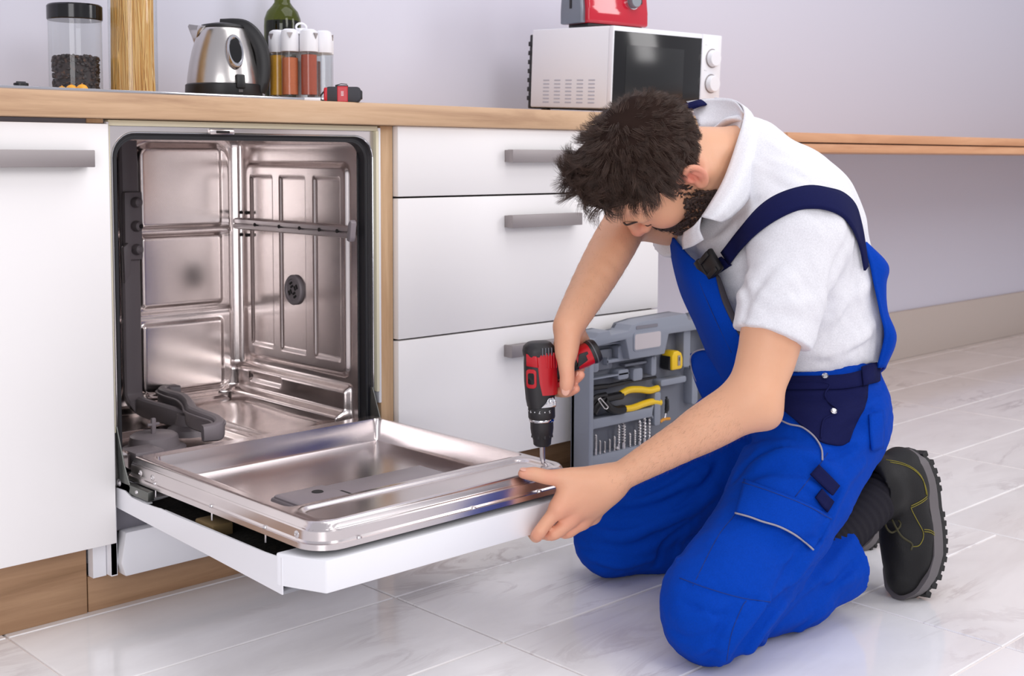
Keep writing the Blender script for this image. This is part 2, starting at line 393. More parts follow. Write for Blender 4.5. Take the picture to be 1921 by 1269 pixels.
# water feed pipe on the back wall
b = B(); L = spline([(.283, .487, .862), (.283, .484, .70), (.283, .483, .5), (.283, .483, .33), (.283, .476, .292), (.284, .44, .278), (.288, .34, .276), (.298, .25, .272)], 6)
tube(b, L, [(.021, .011)]*len(L), 12, up=(1, 0, 0) if False else (0, 1, .001), sq=.6)
pipe = fin('water_pipe', b, 'grey_plastic', DW)
b = B(); box(b, (.262, .462, .60), (.304, .476, .75), .005); bk = fin('spray_bracket', b, 'grey_plastic', DW)
for z in (.727, .675, .624):
    b = B(); lathe(b, [(.0, .0), (.011, .0), (.012, .006), (.010, .016), (.005, .02), (0, .02)], 16, frame_to((.286, .464, z), (.25, -1, 0))); k_ = fin('nozzle', b, 'grey_plastic', bk)
b = B(); lathe(b, [(.0, .0), (.005, .0), (.005, .002), (0, .002)], 12, frame_to((.2905, .4445, .675), (.25, -1, 0))); fin('nozzle_opening', b, 'dark_gap', bk)
b = B(); prism(b, [(-.006, -.05), (.008, -.03), (.012, .03), (.004, .04), (-.008, .03)], Matrix(((1, 0, 0, .262), (0, 0, -1, .468), (0, 1, 0, .60), (0, 0, 0, 1))), .014, .003); fin('clip', b, 'grey_plastic', bk)
# spray arm, S shaped
sp = [(.392, .472, .292), (.362, .478, .293), (.335, .445, .294), (.325, .39, .294), (.322, .33, .294), (.300, .265, .294), (.275, .21, .294), (.268, .15, .294), (.265, .09, .294), (.245, .055, .293), (.215, .06, .292)]
L = spline(sp, 6); n_ = len(L)
b = B(); tube(b, L, [(.011, .016+.008*math.sin(math.pi*i/(n_-1))) if True else 0 for i in range(n_)], 12, sq=.55); sa = fin('spray_arm', b, 'grey_plastic', DW)
for dx in (.012, -.014): b = B(); tube(b, [(p[0]+dx, p[1], p[2]+.0105) for p in L[3:-3]], .0032, 6); fin('arm_rib', b, 'grey_plastic', sa)
for i in (8, 16, 25, 38, 47, 54): p = L[i]; b = B(); box(b, (p[0]-.007, p[1]-.009, p[2]+.009), (p[0]+.005, p[1]+.009, p[2]+.0122), .001); fin('arm_nozzle', b, 'grey_plastic', sa)
b = B(); lathe(b, [(0, .0), (.05, .0), (.045, .012), (.03, .02), (.026, .042), (.0, .044)], 24, Matrix.Translation((.298, .26, .247))); fin('arm_hub', b, 'grey_plastic', DW)
b = B(); lathe(b, [(0, .0), (.062, .0), (.062, .006), (.05, .009), (.046, .03), (.04, .034), (0, .034)], 28, Matrix.Translation((.17, .17, .247))); fl = fin('filter', b, 'grey_plastic', DW)
b = B(); box(b, (.164, .166, .275), (.174, .174, .312), .003); box(b, (.156, .167, .296), (.182, .173, .302), .002); fin('filter_grip', b, 'grey_plastic', fl)
b = B(); box(b, (.075, .06, .248), (.135, .12, .275), .004); fin('salt_cap', b, 'grey_plastic', DW)
# kick plate
b = B(); pts = [(.012, .095), (.020, .069), (.586, .069), (.59, .095), (.59, .150), (.022, .150)]
prism(b, pts, Matrix(((1, 0, 0, 0), (0, 0, 1, -.004), (0, 1, 0, 0), (0, 0, 0, 1))), .03, .003); fin('kick_plate', b, 'white_plastic', DW)
b = B(); box(b, (-.0005, .012, .071), (.012, .03, .15), .001); fin('kick_side', b, 'white_plastic', DW)
b = B(); box(b, (-.026, .03, .068), (-.001, .05, .134)); fin('side_strip', b, 'white_plastic', DW)
b = B(); box(b, (.012, .02, .150), (.59, .06, .235)); fin('under_panel', b, 'grey_gap', DW)
# --- the lowered door
b = B()
SP = [(.0, .235), (-.035, .236), (-.06, .229), (-.11, .228), (-.155, .230), (-.163, .231), (-.21, .2295), (-.48, .2315), (-.535, .2340), (-.535, .178), (-.30, .188), (.0, .199)]
def side_plate(x):
    b = B(); prism(b, [(y, z) for y, z in SP], Matrix(((0, 0, 1, x), (1, 0, 0, 0), (0, 1, 0, 0), (0, 0, 0, 1))), .0022); fin('side_wall', b, 'white_metal', door)
# bottom sheet (the white outer face, now pointing down)
sh = [(.0, .199), (-.30, .188), (-.535, .178)]
for (y0, z0), (y1, z1) in zip(sh, sh[1:]):
    vs = [b.verts.new((x, y, z)) for x, y, z in ((.006, y0, z0), (.59, y0, z0), (.59, y1, z1), (.006, y1, z1))]; b.faces.new(vs)
    vs = [b.verts.new((x, y, z+.002)) for x, y, z in ((.006, y0, z0), (.59, y0, z0), (.59, y1, z1), (.006, y1, z1))]; b.faces.new(vs[::-1])
door = fin('door', b, 'white_metal', DW)
side_plate(.006); side_plate(.588)
b = B(); box(b, (.008, -.535, .226), (.013, -.17, .2295), .001); fin('side_flange', b, 'white_metal', door)
b = B(); box(b, (.008, -.11, .2255), (.02, .0, .2285), .0008); fin('side_flange', b, 'white_metal', door)
b = B(); grid(b, (.010, -.53, .196), (.575, 0, 0), (0, .51, 0), (0, 0, 1), 40, 40, lambda u, v: .012+.006*np.sin(31*u+3)*np.sin(27*v)); fin('insulation_mat', b, 'bitumen', door)
b = B(); box(b, (.022, -.31, .205), (.06, -.25, .230), .004); fin('foam_block', b, mat('tan_foam', (128, 106, 70), .9), door)
# control panel strip at the free end
b = B(); pts = [(.004, -.527), (.036, -.606), (.556, -.606), (.592, -.527), (.592, -.522), (.004, -.522)]
prism(b, pts, Matrix(((1, 0, 0, 0), (0, 1, 0, 0), (0, 0, 1, .190), (0, 0, 0, 1))), .050, .003); cp = fin('control_panel', b, 'white_plastic', door)
# inner steel pan
ix0, ix1, iy0, iy1, iz = .027, .573, -.597, -.02, .290
PL = ix1-ix0
def pan_h(u, v):
    # u along x, v from front (iy0) to hinge
    e = sdrr(u, v, 0, 0, PL, iy1-iy0+.2, .045)
    h = -.008*sstep(-.012, -.001, e)**2
    h -= .0025*sstep(-.008, -.0, e)
    # raised bead and smooth front field
    h -= .0035*(1-sstep(-.003, .003, sdrr(u, v, .03, .022, .507, .095, .022)))
    h += .002*np.exp(-(sdrr(u, v, .022, .015, .515, .102, .026)/.004)**2)
    h -= .044*(1-sstep(-.006, .002, sdrr(u, v, .030, .118, PL-.016, .548, .012)))
    bas = 1-sstep(-.012, -.006, sdrr(u, v, .030, .118, PL-.016, .548, .012))
    # slanting shelf in the front right of the basin
    s = (1-sstep(-.004, .004, sdrr(u, v, .33, .120, .522, .23, .012)))
    h += bas*s*.040*np.clip(.15+.85*sstep(.23, .12, v)*sstep(.33, .42, u), 0, 1)
    return h
b = B(); grid(b, (ix0, iy0, iz), (ix1-ix0, 0, 0), (0, iy1-iy0, 0), (0, 0, 1), 190, 190, pan_h)
# trim the corners outside the rounded outline
out = [v for v in b.verts if float(sdrr(np.array(v.co.x-ix0), np.array(v.co.y-iy0), 0, 0, PL, iy1-iy0+.2, .045)) > .0015]
bmesh.ops.delete(b, geom=out, context='VERTS')
rim = rrect(ix0, iy0, ix1, iy1, .05, 10)
def skirt(o0, z0, o1, z1):
    rr2 = lambda o: [(x, min(y, iy1) if y > -.1 else y) for x, y in rrect(ix0-o, iy0-o, ix1+o, iy1+.08, .045+o, 10)]
    A = rr2(o0); C = rr2(o1); n = len(A)
    va = [b.verts.new((x, y, z0)) for x, y in A]; vb = [b.verts.new((x, y, z1)) for x, y in C]
    for k in range(n): b.faces.new((va[k], va[(k+1) % n], vb[(k+1) % n], vb[k]))
skirt(-.002, .2815, .001, .277); skirt(.001, .277, .0012, .263); skirt(.0012, .263, .003, .260); skirt(.003, .260, .006, .259); skirt(.006, .259, .006, .2505); skirt(.006, .2505, -.004, .2495)
pan = fin('inner_pan', b, 'steel_door', door, ang=50)
for y in (-.055, -.10, -.545): b = B(); lathe(b, [(0, .0012), (.002, .0012), (.0025, .002), (.0058, .0008), (.006, 0)], 14, frame_to((ix0-.001, y, .268), (-1, 0, 0))); fin('screw', b, 'steel_plain', pan)
for y in (-.11, -.30, -.46): b = B(); lathe(b, [(0, .004), (.004, .003), (.005, 0)], 12, Matrix.Translation((ix0-.001, y, .2595))); cyl(b, (ix0-.001, y, .2605), (ix0-.001, y, .236), .0016, n=6); fin('screw', b, 'steel_plain', pan)
for x in (.1, .33, .48): b = B(); lathe(b, [(0, .004), (.004, .003), (.005, 0)], 12, Matrix.Translation((x, iy0-.002, .2595))); fin('screw', b, 'steel_plain', pan)
# detergent dispenser
b = B(); box(b, (.085, -.474, .244), (.40, -.378, .280), .006); ds = fin('dispenser', b, 'grey_plastic', door)
b = B(); box(b, (.088, -.471, .276), (.185, -.384, .2845), .006, 3); dl = fin('dispenser_lid', b, 'grey_plastic', ds)
b = B(); lathe(b, [(0, .001), (.009, .001), (.010, 0)], 16, Matrix.Translation((.15, -.420, .2846))); fin('dispenser_opening', b, 'dark_gap', ds)
b = B(); box(b, (.178, -.472, .280), (.192, -.43, .282), .0008); fin('dispenser_opening', b, 'dark_gap', ds)
b = B(); cyl(b, (.072, -.462, .246), (.072, -.462, .259), .018, n=20); cyl(b, (.072, -.462, .259), (.072, -.462, .267), .010, n=16); fin('rinse_cap', b, 'chrome', ds)
# hinge arms
for x, s in ((.0085, 1), (.582, -1)):
    b = B(); prism(b, [(.006, .345), (-.001, .345), (-.03, .275), (-.05, .243), (-.045, .232), (.01, .235)], Matrix(((0, 0, s, x), (1, 0, 0, 0), (0, 1, 0, 0), (0, 0, 0, 1))), .0025, .0006)
    box(b, (min(x, x+s*.012), -.115, .232), (max(x, x+s*.012), .0, .2485), .001)
    h_ = fin('hinge_arm', b, 'galv', door)
    b = B(); X = frame_to((x, -.008, .245), (-s, 0, 0)); lathe(b, [(0, .003), (.004, .003), (.006, .001), (.007, 0)], 14, X); fin('rivet', b, 'steel_plain', h_)
    b = B(); lathe(b, [(0, .002), (.003, .002), (.004, 0)], 10, frame_to((x, -.075, .241), (-s, 0, 0))); fin('rivet', b, 'steel_plain', h_)
# ================================================================ things on the worktop
CT = .938
def glass(name, col=(255, 255, 255), rough=.0):
    # thin-walled glass: tinted see-through plus mirror by Fresnel
    m = mat(name); t = m.node_tree; t.nodes.clear(); o = t.nodes.new('ShaderNodeOutputMaterial'); tr = t.nodes.new('ShaderNodeBsdfTransparent'); gl = t.nodes.new('ShaderNodeBsdfGlossy'); fr = t.nodes.new('ShaderNodeLayerWeight'); pw = t.nodes.new('ShaderNodeMath'); pw.operation = 'POWER'; pw.inputs[1].default_value = 4; ad = t.nodes.new('ShaderNodeMath'); ad.operation = 'MULTIPLY_ADD'; ad.inputs[1].default_value = .7; ad.inputs[2].default_value = .045; mx = t.nodes.new('ShaderNodeMixShader')
    tr.inputs[0].default_value = srgb(*col); gl.inputs['Roughness'].default_value = .03; fr.inputs['Blend'].default_value = .5; t.links.new(fr.outputs['Facing'], pw.inputs[0]); t.links.new(pw.outputs[0], ad.inputs[0])
    t.links.new(ad.outputs[0], mx.inputs[0]); t.links.new(tr.outputs[0], mx.inputs[1]); t.links.new(gl.outputs[0], mx.inputs[2]); t.links.new(mx.outputs[0], o.inputs[0]); M[name] = m
glass('clear_glass', (247, 249, 249)); glass('green_glass', (150, 158, 52))
# hob panel with steel rim near the front edge
t = thing('hob', 'flat built-in hob with thin steel rim on the left of the worktop', 'hob', (-.1, .1, CT))
b = B(); box(b, (-.7, -.018, CT-.0005), (.405, .13, CT+.0055), .001); fin('rim', b, 'chrome', t)
b = B(); box(b, (-.69, -.010, CT+.0052), (.395, .12, CT+.0060), .0004); fin('glass_plate', b, 'black_gloss', t)
# storage jars
def jar_shell(b, r, z0, z1, th=.003, n=40):
    lathe(b, [(0, z0), (r-.003, z0), (r, z0+.004), (r, z1)], n)
c = WP(143, 160, 1, .30)
t = thing('storage_jar', 'glass jar with black lid, half full of dark beans', 'jar', (c[0], .30, CT), local=True)
b = B(); jar_shell(b, .0505, .0, .160); fin('glass', b, 'clear_glass', t)
b = B(); lathe(b, [(0, .154), (.051, .154), (.0525, .156), (.0525, .181), (.050, .184), (0, .184)], 48); fin('lid', b, 'black_gloss', t)
b = B()
for i in range(520):
    if i < 300: a = random.uniform(0, 6.283); rr = .0415; z = random.uniform(.010, .080)
    else: a = random.uniform(0, 6.283); rr = .043*math.sqrt(random.random()); z = .080+random.uniform(-.003, .004)
    X = Matrix.Translation((c[0]+rr*math.cos(a), .30+rr*math.sin(a), CT+z)) @ Matrix.Rotation(random.uniform(0, 6), 4, 'X') @ Matrix.Rotation(random.uniform(0, 6), 4, 'Z') @ Matrix.Diagonal((.0052, .0036, .003, 1))
    bmesh.ops.create_icosphere(b, subdivisions=1, radius=1, matrix=X)
lathe(b, [(0, .008), (.040, .008), (.040, .079), (0, .079)], 24, Matrix.Translation((c[0], .30, CT)))
m = mat('dark_beans', (46, 34, 32), .5); t_ = NT(m); n = t_.noise(t_.coord((60, 60, 60)), 2, 3); t_.col(t_.ramp(n, [(.35, (34, 26, 26)), (.6, (58, 44, 42)), (.72, (104, 70, 48))])); M['beans'] = m
o = fin('dried_beans', b, 'beans'); tag(o, 'dark dried beans filling half of the glass jar', 'beans', kind='stuff')
c = WP(251, 160, 1, .27)
t = thing('spaghetti_jar', 'tall clear glass jar full of yellow spaghetti', 'jar', (c[0], .27, CT), local=True)
b = B(); jar_shell(b, .0475, .0, .30); fin('glass', b, 'clear_glass', t)
b = B(); lathe(b, [(0, .296), (.048, .296), (.0495, .298), (.0495, .322), (.047, .325), (0, .325)], 40); fin('lid', b, 'black_gloss', t)
b = B()
for i in range(300):
    a0 = random.uniform(0, 6.283); r0 = .0435*math.sqrt(random.uniform(.55, 1)); a1 = a0+random.uniform(-.9, .9); r1 = .0425*math.sqrt(random.uniform(.5, 1))
    tube(b, [(c[0]+r0*math.cos(a0), .27+r0*math.sin(a0), CT+.007), (c[0]+r1*math.cos(a1), .27+r1*math.sin(a1), CT+.262+random.uniform(-.01, .012))], .0011, 4)
lathe(b, [(0, .007), (.0385, .007), (.037, .25), (0, .25)], 24, Matrix.Translation((c[0], .27, CT)))
m = mat('spaghetti', (226, 176, 96), .45); t_ = NT(m); n = t_.noise(t_.coord((120, 120, 3)), 1, 2); t_.col(t_.ramp(n, [(.3, (222, 170, 92)), (.5, (236, 192, 118)), (.7, (244, 212, 150))])); M['spaghetti'] = m
o = fin('spaghetti', b, 'spaghetti'); tag(o, 'yellow spaghetti standing upright in the tall glass jar', 'pasta', kind='stuff')
# small orange fruit in front of the bean jar
m = mat('orange_skin', (252, 176, 44), .4); M['orange_skin'] = m
for i, (u, lab) in enumerate(((154, 'small orange fruit before the bean jar, rightmost of three'), (134, 'small orange fruit before the bean jar, middle of three'), (116, 'small orange fruit before the bean jar, leftmost of three'))):
    p = WP(u, 160, 1, .165+.012*i); r = (.0115, .011, .0095)[i]; b = B(); lathe(b, [(r*math.sin(k*math.pi/14)*(1 if 0 < k < 14 else 0), r*(1-math.cos(k*math.pi/14))) for k in range(15)], 24)
    t = thing('orange_fruit', lab, 'fruit', (p[0], p[1], CT), group='small orange fruit', local=True); fin('flesh', b, 'orange_skin', t, ang=None)
    b = B(); cyl(b, (0, 0, 2*r-.0005), (0, 0, 2*r+.002), .0018, n=8); fin('stalk', b, 'oak_dark', t)
# little black knob at the far left
p = WP(45, 162, 1, .0); b = B(); lathe(b, [(0, .0), (.012, .0), (.012, .005), (.009, .006), (0, .006)], 20, Matrix.Translation((p[0], .012, CT+.0062))); box(b, (p[0]-.008, .010, CT+.0118), (p[0]+.008, .014, CT+.0143), .001)
o = fin('pot_stand', b, 'black'); tag(o, 'small low black trivet on the hob at far left', 'trivet')
# kettle
c = WP(420, 150, 1, .25)
ang = math.atan2(RT[1], RT[0])
t = thing('kettle', 'brushed steel electric kettle with black handle and base', 'kettle', (c[0], .25, CT), (0, 0, ang), local=True)
b = B(); lathe(b, [(0, -.012), (.070, -.012), (.077, -.009), (.080, .0), (.079, .026), (.076, .0285), (0, .0285)], 48); ba = fin('base', b, 'black', t)
t.location.z += .012
prof = [(.0755, .028), (.0755, .034), (.0735, .05), (.070, .072), (.065, .096), (.058, .119), (.0515, .136), (.0485, .142), (.0465, .144)]
b = B(); lathe(b, prof+[(0, .144)], 56); kb = fin('body', b, 'steel_kettle', t)
b = B(); v0 = []
for sy in (-1, 1):
    T_, TL, Rm, Bm = (-.074, 0, .149), (-.070, sy*.007, .1525), (-.028, sy*.040, .1465), (-.058, 0, .102)
    vs = [b.verts.new(q) for q in (T_, TL, (-.048, sy*.022, .149), Rm, (-.046, sy*.034, .128), (-.056, sy*.014, .110), Bm, (-.067, 0, .130))]
    b.faces.new((vs[0], vs[1], vs[7])); b.faces.new((vs[1], vs[2], vs[5], vs[7])); b.faces.new((vs[2], vs[3], vs[4], vs[5])); b.faces.new((vs[7], vs[5], vs[6]))
bmesh.ops.remove_doubles(b, verts=b.verts, dist=.0004)
sp_ = fin('spout', b, 'steel_kettle', t, ang=60); md = sp_.modifiers.new('thick', 'SOLIDIFY'); md.thickness = .0015
b = B(); lathe(b, [(0, .143), (.046, .143), (.047, .146), (.044, .151), (.02, .156), (0, .157)], 40); fin('lid', b, 'black', t)
L = spline([(-.005, 0, .149), (.025, 0, .150), (.047, 0, .146), (.066, 0, .128), (.079, 0, .10), (.083, 0, .068), (.080, 0, .036), (.072, 0, .014)], 6)
b = B(); tube(b, L, [(.016, .008+.003*math.sin(i/len(L)*3))for i in range(len(L))], 12, up=(0, 1, 0), sq=.7); fin('handle', b, 'black', t)
b = B(); X = frame_to((.036, -.0585, .092), (.55, -.80, .27)); lathe(b, [(.0, .006), (.0125, .006), (.014, .0085), (.0165, .0085), (.018, .004), (.018, -.006)], 36, X @ Matrix.Diagonal((1, 2.05, 1, 1))); g = fin('gauge_ring', b, 'chrome', kb)
b = B(); lathe(b, [(0, .0072), (.013, .0066), (.0135, .003)], 32, X @ Matrix.Diagonal((1, 2.05, 1, 1))); fin('gauge_window', b, 'black_gloss', kb)
b = B(); box(b, (-.010, -.017, -.006), (.010, .012, .004), .003, 2, frame_to((.048, -.0615, .034), (.6, -.78, .1))); fin('switch', b, 'black', ba)
b = B(); add_text(b, '||||||', .006, frame_to((.049, -.0632, .013), (.61, -.79, .05)))
fin('badge', b, 'nickel', ba, smooth=False)
# wine bottle
c = WP(531, 150, 1, .43)
t = thing('wine_bottle', 'dark green glass bottle standing behind the spice rack', 'bottle', (c[0], .43, CT), local=True)
b = B(); P = [(0, .002), (.02, .002), (.033, .0), (.0365, .004), (.037, .172), (.0362, .186), (.031, .201), (.0215, .212), (.016, .220), (.0142, .292), (.016, .293), (.016, .302), (.0135, .304)]
lathe(b, P, 48); fin('glass', b, 'green_glass', t)
b = B(); lathe(b, [(0, .0125), (.0335, .0105), (.0335, .170), (.033, .182), (0, .182)], 40); fin('wine', b, mat('dark_wine', (28, 18, 6), .08), t)
b = B(); lathe(b, [(0, .285), (.0113, .285), (.0113, .306), (.0, .306)], 20); fin('cork', b, mat('cork', (180, 140, 96), .8), t); t.scale = (1.16, 1.16, 1.13)
# spice carousel
c = WP(566, 150, 1, .20)
t = thing('spice_rack', 'white plastic spice carousel beside the kettle', 'rack', (c[0], .20, CT), local=True); t.scale = (1.1,)*3
b = B(); lathe(b, [(0, .0), (.064, .0), (.068, .003), (.068, .010), (.064, .013), (0, .013)], 48); fin('base', b, 'white_plastic', t)
b = B(); lathe(b, [(0, .012), (.011, .012), (.010, .15), (0, .15)], 20); fin('column', b, 'white_plastic', t)
b = B(); lathe(b, [(0, .134), (.044, .134), (.048, .136), (.046, .139), (.03, .142), (0, .143)], 48); fin('top_plate', b, 'white_plastic', t)
b = B(); cyl(b, (0, 0, .14), (0, 0, .147), .006, n=16); L = [(.012*math.cos(a), 0, .152+.008*math.sin(a)) for a in np.linspace(0, 2*math.pi, 20)]; tube(b, L, .0022, 8, up=(0, 1, 0)); fin('carry_ring', b, 'white_plastic', t)
SPICE = [(240, 172, 58), (208, 116, 74), (178, 88, 66), None, None, (120, 60, 40), (96, 110, 60), (200, 180, 140)]
SLAB = ['spice jar of golden yellow powder in the white carousel', 'spice jar of orange powder in the white carousel', 'spice jar of reddish brown powder in the white carousel', 'empty clear spice jar in the white carousel beside the reddish brown one', 'empty clear spice jar at the back right of the white carousel', 'spice jar of dark brown powder at the back of the white carousel', 'spice jar of dull green powder at the back of the white carousel', 'spice jar of pale beige powder at the back of the white carousel']
cb = math.atan2(c[1]*0+CAM[1]-.20, CAM[0]-c[0])
for i in range(8):
    a = cb+(-1.27+i*math.pi/4)
    jx, jy = c[0]+.052*math.cos(a), .20+.052*math.sin(a)
    j = thing('spice_jar', SLAB[i], 'jar', (jx, jy, CT+.0147), (0, 0, a), group='spice jars in the carousel', local=True); j.scale = (.95, .95, 1.1)
    b = B(); jar_shell(b, .0195, .0, .090, .0016, 28); fin('glass', b, 'clear_glass', j)
    b = B(); lathe(b, [(0, .088), (.0203, .088), (.0207, .09), (.0207, .118), (.0185, .1275), (.012, .131), (0, .132)], 28); cp_ = fin('cap', b, 'white_plastic', j)
    b = B(); prism(b, [(-.0065, .004), (.0065, .004), (.0, -.007)], frame_to((.0203*math.cos(.5), .0203*math.sin(.5), .119), (math.cos(.5), math.sin(.5), 0)), .002); fin('pouring_hole', b, 'nickel', cp_)
    if SPICE[i]:
        b = B(); lathe(b, [(0, .006), (.0174, .006), (.0174, .082-.006*(i % 2)), (0, .084-.006*(i % 2))], 24); m = mat('spice_powder', SPICE[i], .9); t_ = NT(m); n = t_.noise(t_.coord((300, 300, 300)), 2, 2); t_.col(t_.mix(n, srgb(*[int(q*.85) for q in SPICE[i]]), srgb(*[min(255, int(q*1.12)) for q in SPICE[i]])))
        fin('spice', b, m, j)
# red and black tape measure lying on the worktop
c = WP(644, 185, 1, .0)
t = thing('tape_measure', 'red and black tape measure lying on the worktop by the spice rack', 'tape measure', (c[0], .0, CT), (0, 0, ang+.1), local=True)
b = B(); prism(b, rrect(-.036, .0, .036, .031, .009, 5), Matrix(((1, 0, 0, 0), (0, 0, -1, .014), (0, 1, 0, 0), (0, 0, 0, 1))), .03, .003); bd = fin('case', b, mat('dark_grey_rubber', (52, 52, 58), .55), t)
M['red'] = mat('red_plastic', (196, 18, 38), .3)
b = B(); prism(b, rrect(-.012, -.0004, .010, .0318, .002, 3), Matrix(((1, 0, 0, 0), (0, 0, -1, .0145), (0, 1, 0, 0), (0, 0, 0, 1))), .0313, .002); bnd = fin('red_band', b, 'red', t)
b = B(); box(b, (-.0385, -.0165, .002), (-.030, .0140, .029), .003); fin('red_end', b, 'red', t)
b = B(); box(b, (.034, -.012, .006), (.0385, .010, .024), .002); fin('end_cap', b, 'black', t)
b = B(); add_text(b, 'IIIII', .008, Matrix.Translation((-.001, -.0169, .017)) @ Matrix.Rotation(math.pi/2, 4, 'X') @ Matrix.Rotation(math.pi/2, 4, 'Z')); fin('print', b, 'white_plastic', bnd, smooth=False)
b = B(); box(b, (-.016, -.004, .031), (.010, .004, .0345), .001); tube(b, [(-.016, 0, .034), (-.004, 0, .0375), (.008, 0, .0365)], .0008, 6); fin('lock_button', b, 'black', t)
b = B(); tube(b, [(-.037, -.01, .022), (-.044, -.012, .014), (-.044, -.012, .004), (-.036, -.012, .003)], .0018, 6); fin('belt_loop', b, 'black', t)
# ---------------------------------------------------------------- microwave and toaster
Bc = WP(1140, 60, 1, .03); Cd = WP(1340, 60, 0, 1.0)
ma = math.atan2((RT*.63-FW*.0)[1], 1)
d1 = RT*.774+FW*.633; d1[2] = 0; d1 /= np.linalg.norm(d1); ma = math.atan2(d1[1], d1[0])
mw = thing('microwave', 'white microwave oven with black door window and two dials', 'microwave', (Bc[0], .03, CT), (math.radians(2.4), 0, ma), local=True)
w, dp, h0, h1 = .402, .30, .012, .217
b = B(); box(b, (0, .004, h0), (w, dp, h1), .004); body = fin('housing', b, 'white_metal', mw)
b = B(); box(b, (.0, -.012, h0), (.325, .004, h1), .003); dr = fin('door', b, 'white_plastic', mw)
b = B(); box(b, (.004, -.0135, h0+.004), (.322, -.011, h1-.012), .001); gp = fin('window', b, 'black_gloss', dr)
b = B(); box(b, (.045, -.0142, h0+.035), (.255, -.0132, h1-.045), .0004); fin('window_mesh', b, mat('window_mesh', (26, 27, 28), .2), dr)
b = B(); box(b, (.327, -.012, h0), (w, .004, h1), .003); pn = fin('control_panel', b, 'white_plastic', mw)
for z in (.155, .088):
    X = frame_to((.366, -.012, z), (0, -1, 0)); b = B(); lathe(b, [(.0, .0015), (.0245, .0015), (.0255, 0)], 36, X); rg = fin('dial_ring', b, 'nickel', pn)
    b = B(); lathe(b, [(0, .015), (.0195, .015), (.0215, .012), (.0225, .0), (0, 0)], 36, X); fin('dial', b, 'white_plastic', pn)
    b = B(); add_text(b, '\u2022 \u2013', .008, Matrix.Translation((.342, -.0123, z+.034)) @ Matrix.Rotation(math.pi/2, 4, 'X')); fin('dial_mark', b, 'grey_gap', pn, smooth=False)
for i in range(5):
    for k in range(7): b = B(); box(b, (-.0006, .060+i*.044-.012, .024+k*.0095), (.001, .060+i*.044+.012, .0275+k*.0095)); fin('vent_slit', b, mat('slit_grey', (176, 176, 186), .6) if i+k == 0 else 'slit', body) if (i+k) else (M.__setitem__('slit', mat('slit_grey', (182, 182, 192), .6)), fin('vent_slit', b, 'slit', body))
for x in (.03, w-.03):
    for y in (.03, dp-.03): b = B(); lathe(b, [(0, -.0), (.012, -.0), (.013, h0+.001), (0, h0+.001)], 16, Matrix.Translation((x, y, 0 if y < .1 else -.0))); fin('foot', b, 'black', mw)
b = B(); box(b, (.01, dp, .008), (w-.01, dp+.022, h1-.012), .003); bp_ = fin('back_cover', b, 'black', mw)
for k in range(7): b = B(); box(b, (.004, dp+.004, .03+k*.024), (.012, dp+.02, .042+k*.024), .001); fin('back_rib', b, 'black', bp_)
# toaster
p = WP(1092, 52, 2, CT+.232)
tz = CT+.232
u0 = WP(1098, 40, 1, .15)
t = thing('toaster', 'glossy red toaster with grey end standing on the microwave', 'toaster', (u0[0], .15, CT+.2275), (0, 0, ma), local=True)
b = B()
sec = [(.0, .012), (.0, .05), (.006, .10), (.016, .15), (.03, .17), (.07, .17), (.084, .15), (.094, .10), (.10, .05), (.10, .012)]
prism(b, [(y, z) for y, z in sec], Matrix(((0, 0, 1, .012), (1, 0, 0, 0), (0, 1, 0, 0), (0, 0, 0, 1))), .22, .008, 3); tb = fin('body', b, mat('red_gloss', (190, 10, 40), .08, 0, **{'Coat Weight': .6}), t)
b = B(); prism(b, [(.014+y*.8, z*.97) for y, z in sec], Matrix(((0, 0, 1, -.004), (1, 0, 0, 0), (0, 1, 0, 0), (0, 0, 0, 1))), .02, .004); eg = fin('end_plate', b, mat('toaster_grey', (120, 126, 136), .35, .3), t)
b = B(); box(b, (-.006, .048, .05), (-.002, .056, .14), .001); fin('lever_slot', b, 'black', eg)
b = B(); box(b, (.02, .012, .0), (.22, .088, .014), .003); fin('foot_plate', b, 'black', t)
X = frame_to((.17, -.0, .078), (0, -1, .03)); b = B(); lathe(b, [(0, .016), (.017, .016), (.019, .012), (.02, 0), (0, 0)], 28, X); kn = fin('browning_dial', b, mat('dial_grey', (120, 124, 130), .35, .4), t)
b = B(); lathe(b, [(.0205, .003), (.0225, .003), (.0225, -.004)], 28, X); fin('dial_collar', b, 'chrome', t)
b = B(); box(b, (.198, -.002, .072), (.205, .004, .084), .001); fin('button', b, 'black', t)
for y in (.035, .065): b = B(); box(b, (.035, y-.008, .168), (.21, y+.008, .172), .001); fin('bread_slot', b, 'black', t)
# ================================================================ tool case leaning open against the drawers
M['case'] = mat('case_grey', (134, 139, 151), .5); M['case_deep'] = mat('case_grey_deep', (110, 113, 123), .55)
YF, YB = -.105, -.045
def cp2(u, v, y=YF): p = WP(u, v, 1, y); return p[0], p[2]
case = thing('tool_case', 'open grey plastic tool case standing upright against the drawers', 'tool case', (1.34, -.07, 0))
x0 = cp2(1106, 700)[0]; x1 = x0+.50
XZ = Matrix(((1, 0, 0, 0), (0, 0, -1, 0), (0, 1, 0, 0), (0, 0, 0, 1)))   # polygon (x,z), extruded towards -y
def cs(bm, pts, yb, yf, bev=.002): prism(bm, pts, Matrix.Translation((0, yb, 0)) @ XZ, yb-yf, bev)
zt = cp2(1180, 612)[1]
xm = (x0+x1)/2
top = [(x0, .0), (x1, .0), (x1, zt-.012), (x1-.03, zt+.002), (x1-.07, zt+.002), (x1-.075, zt-.006), (x1-.13, zt-.006), (x1-.14, zt+.012), (xm-.05, zt+.008), (xm-.10, zt+.002), (xm-.112, zt-.012), (x0+.075, zt-.016), (x0+.07, zt-.004), (x0+.03, zt-.006), (x0+.02, zt-.02), (x0, zt-.022)]
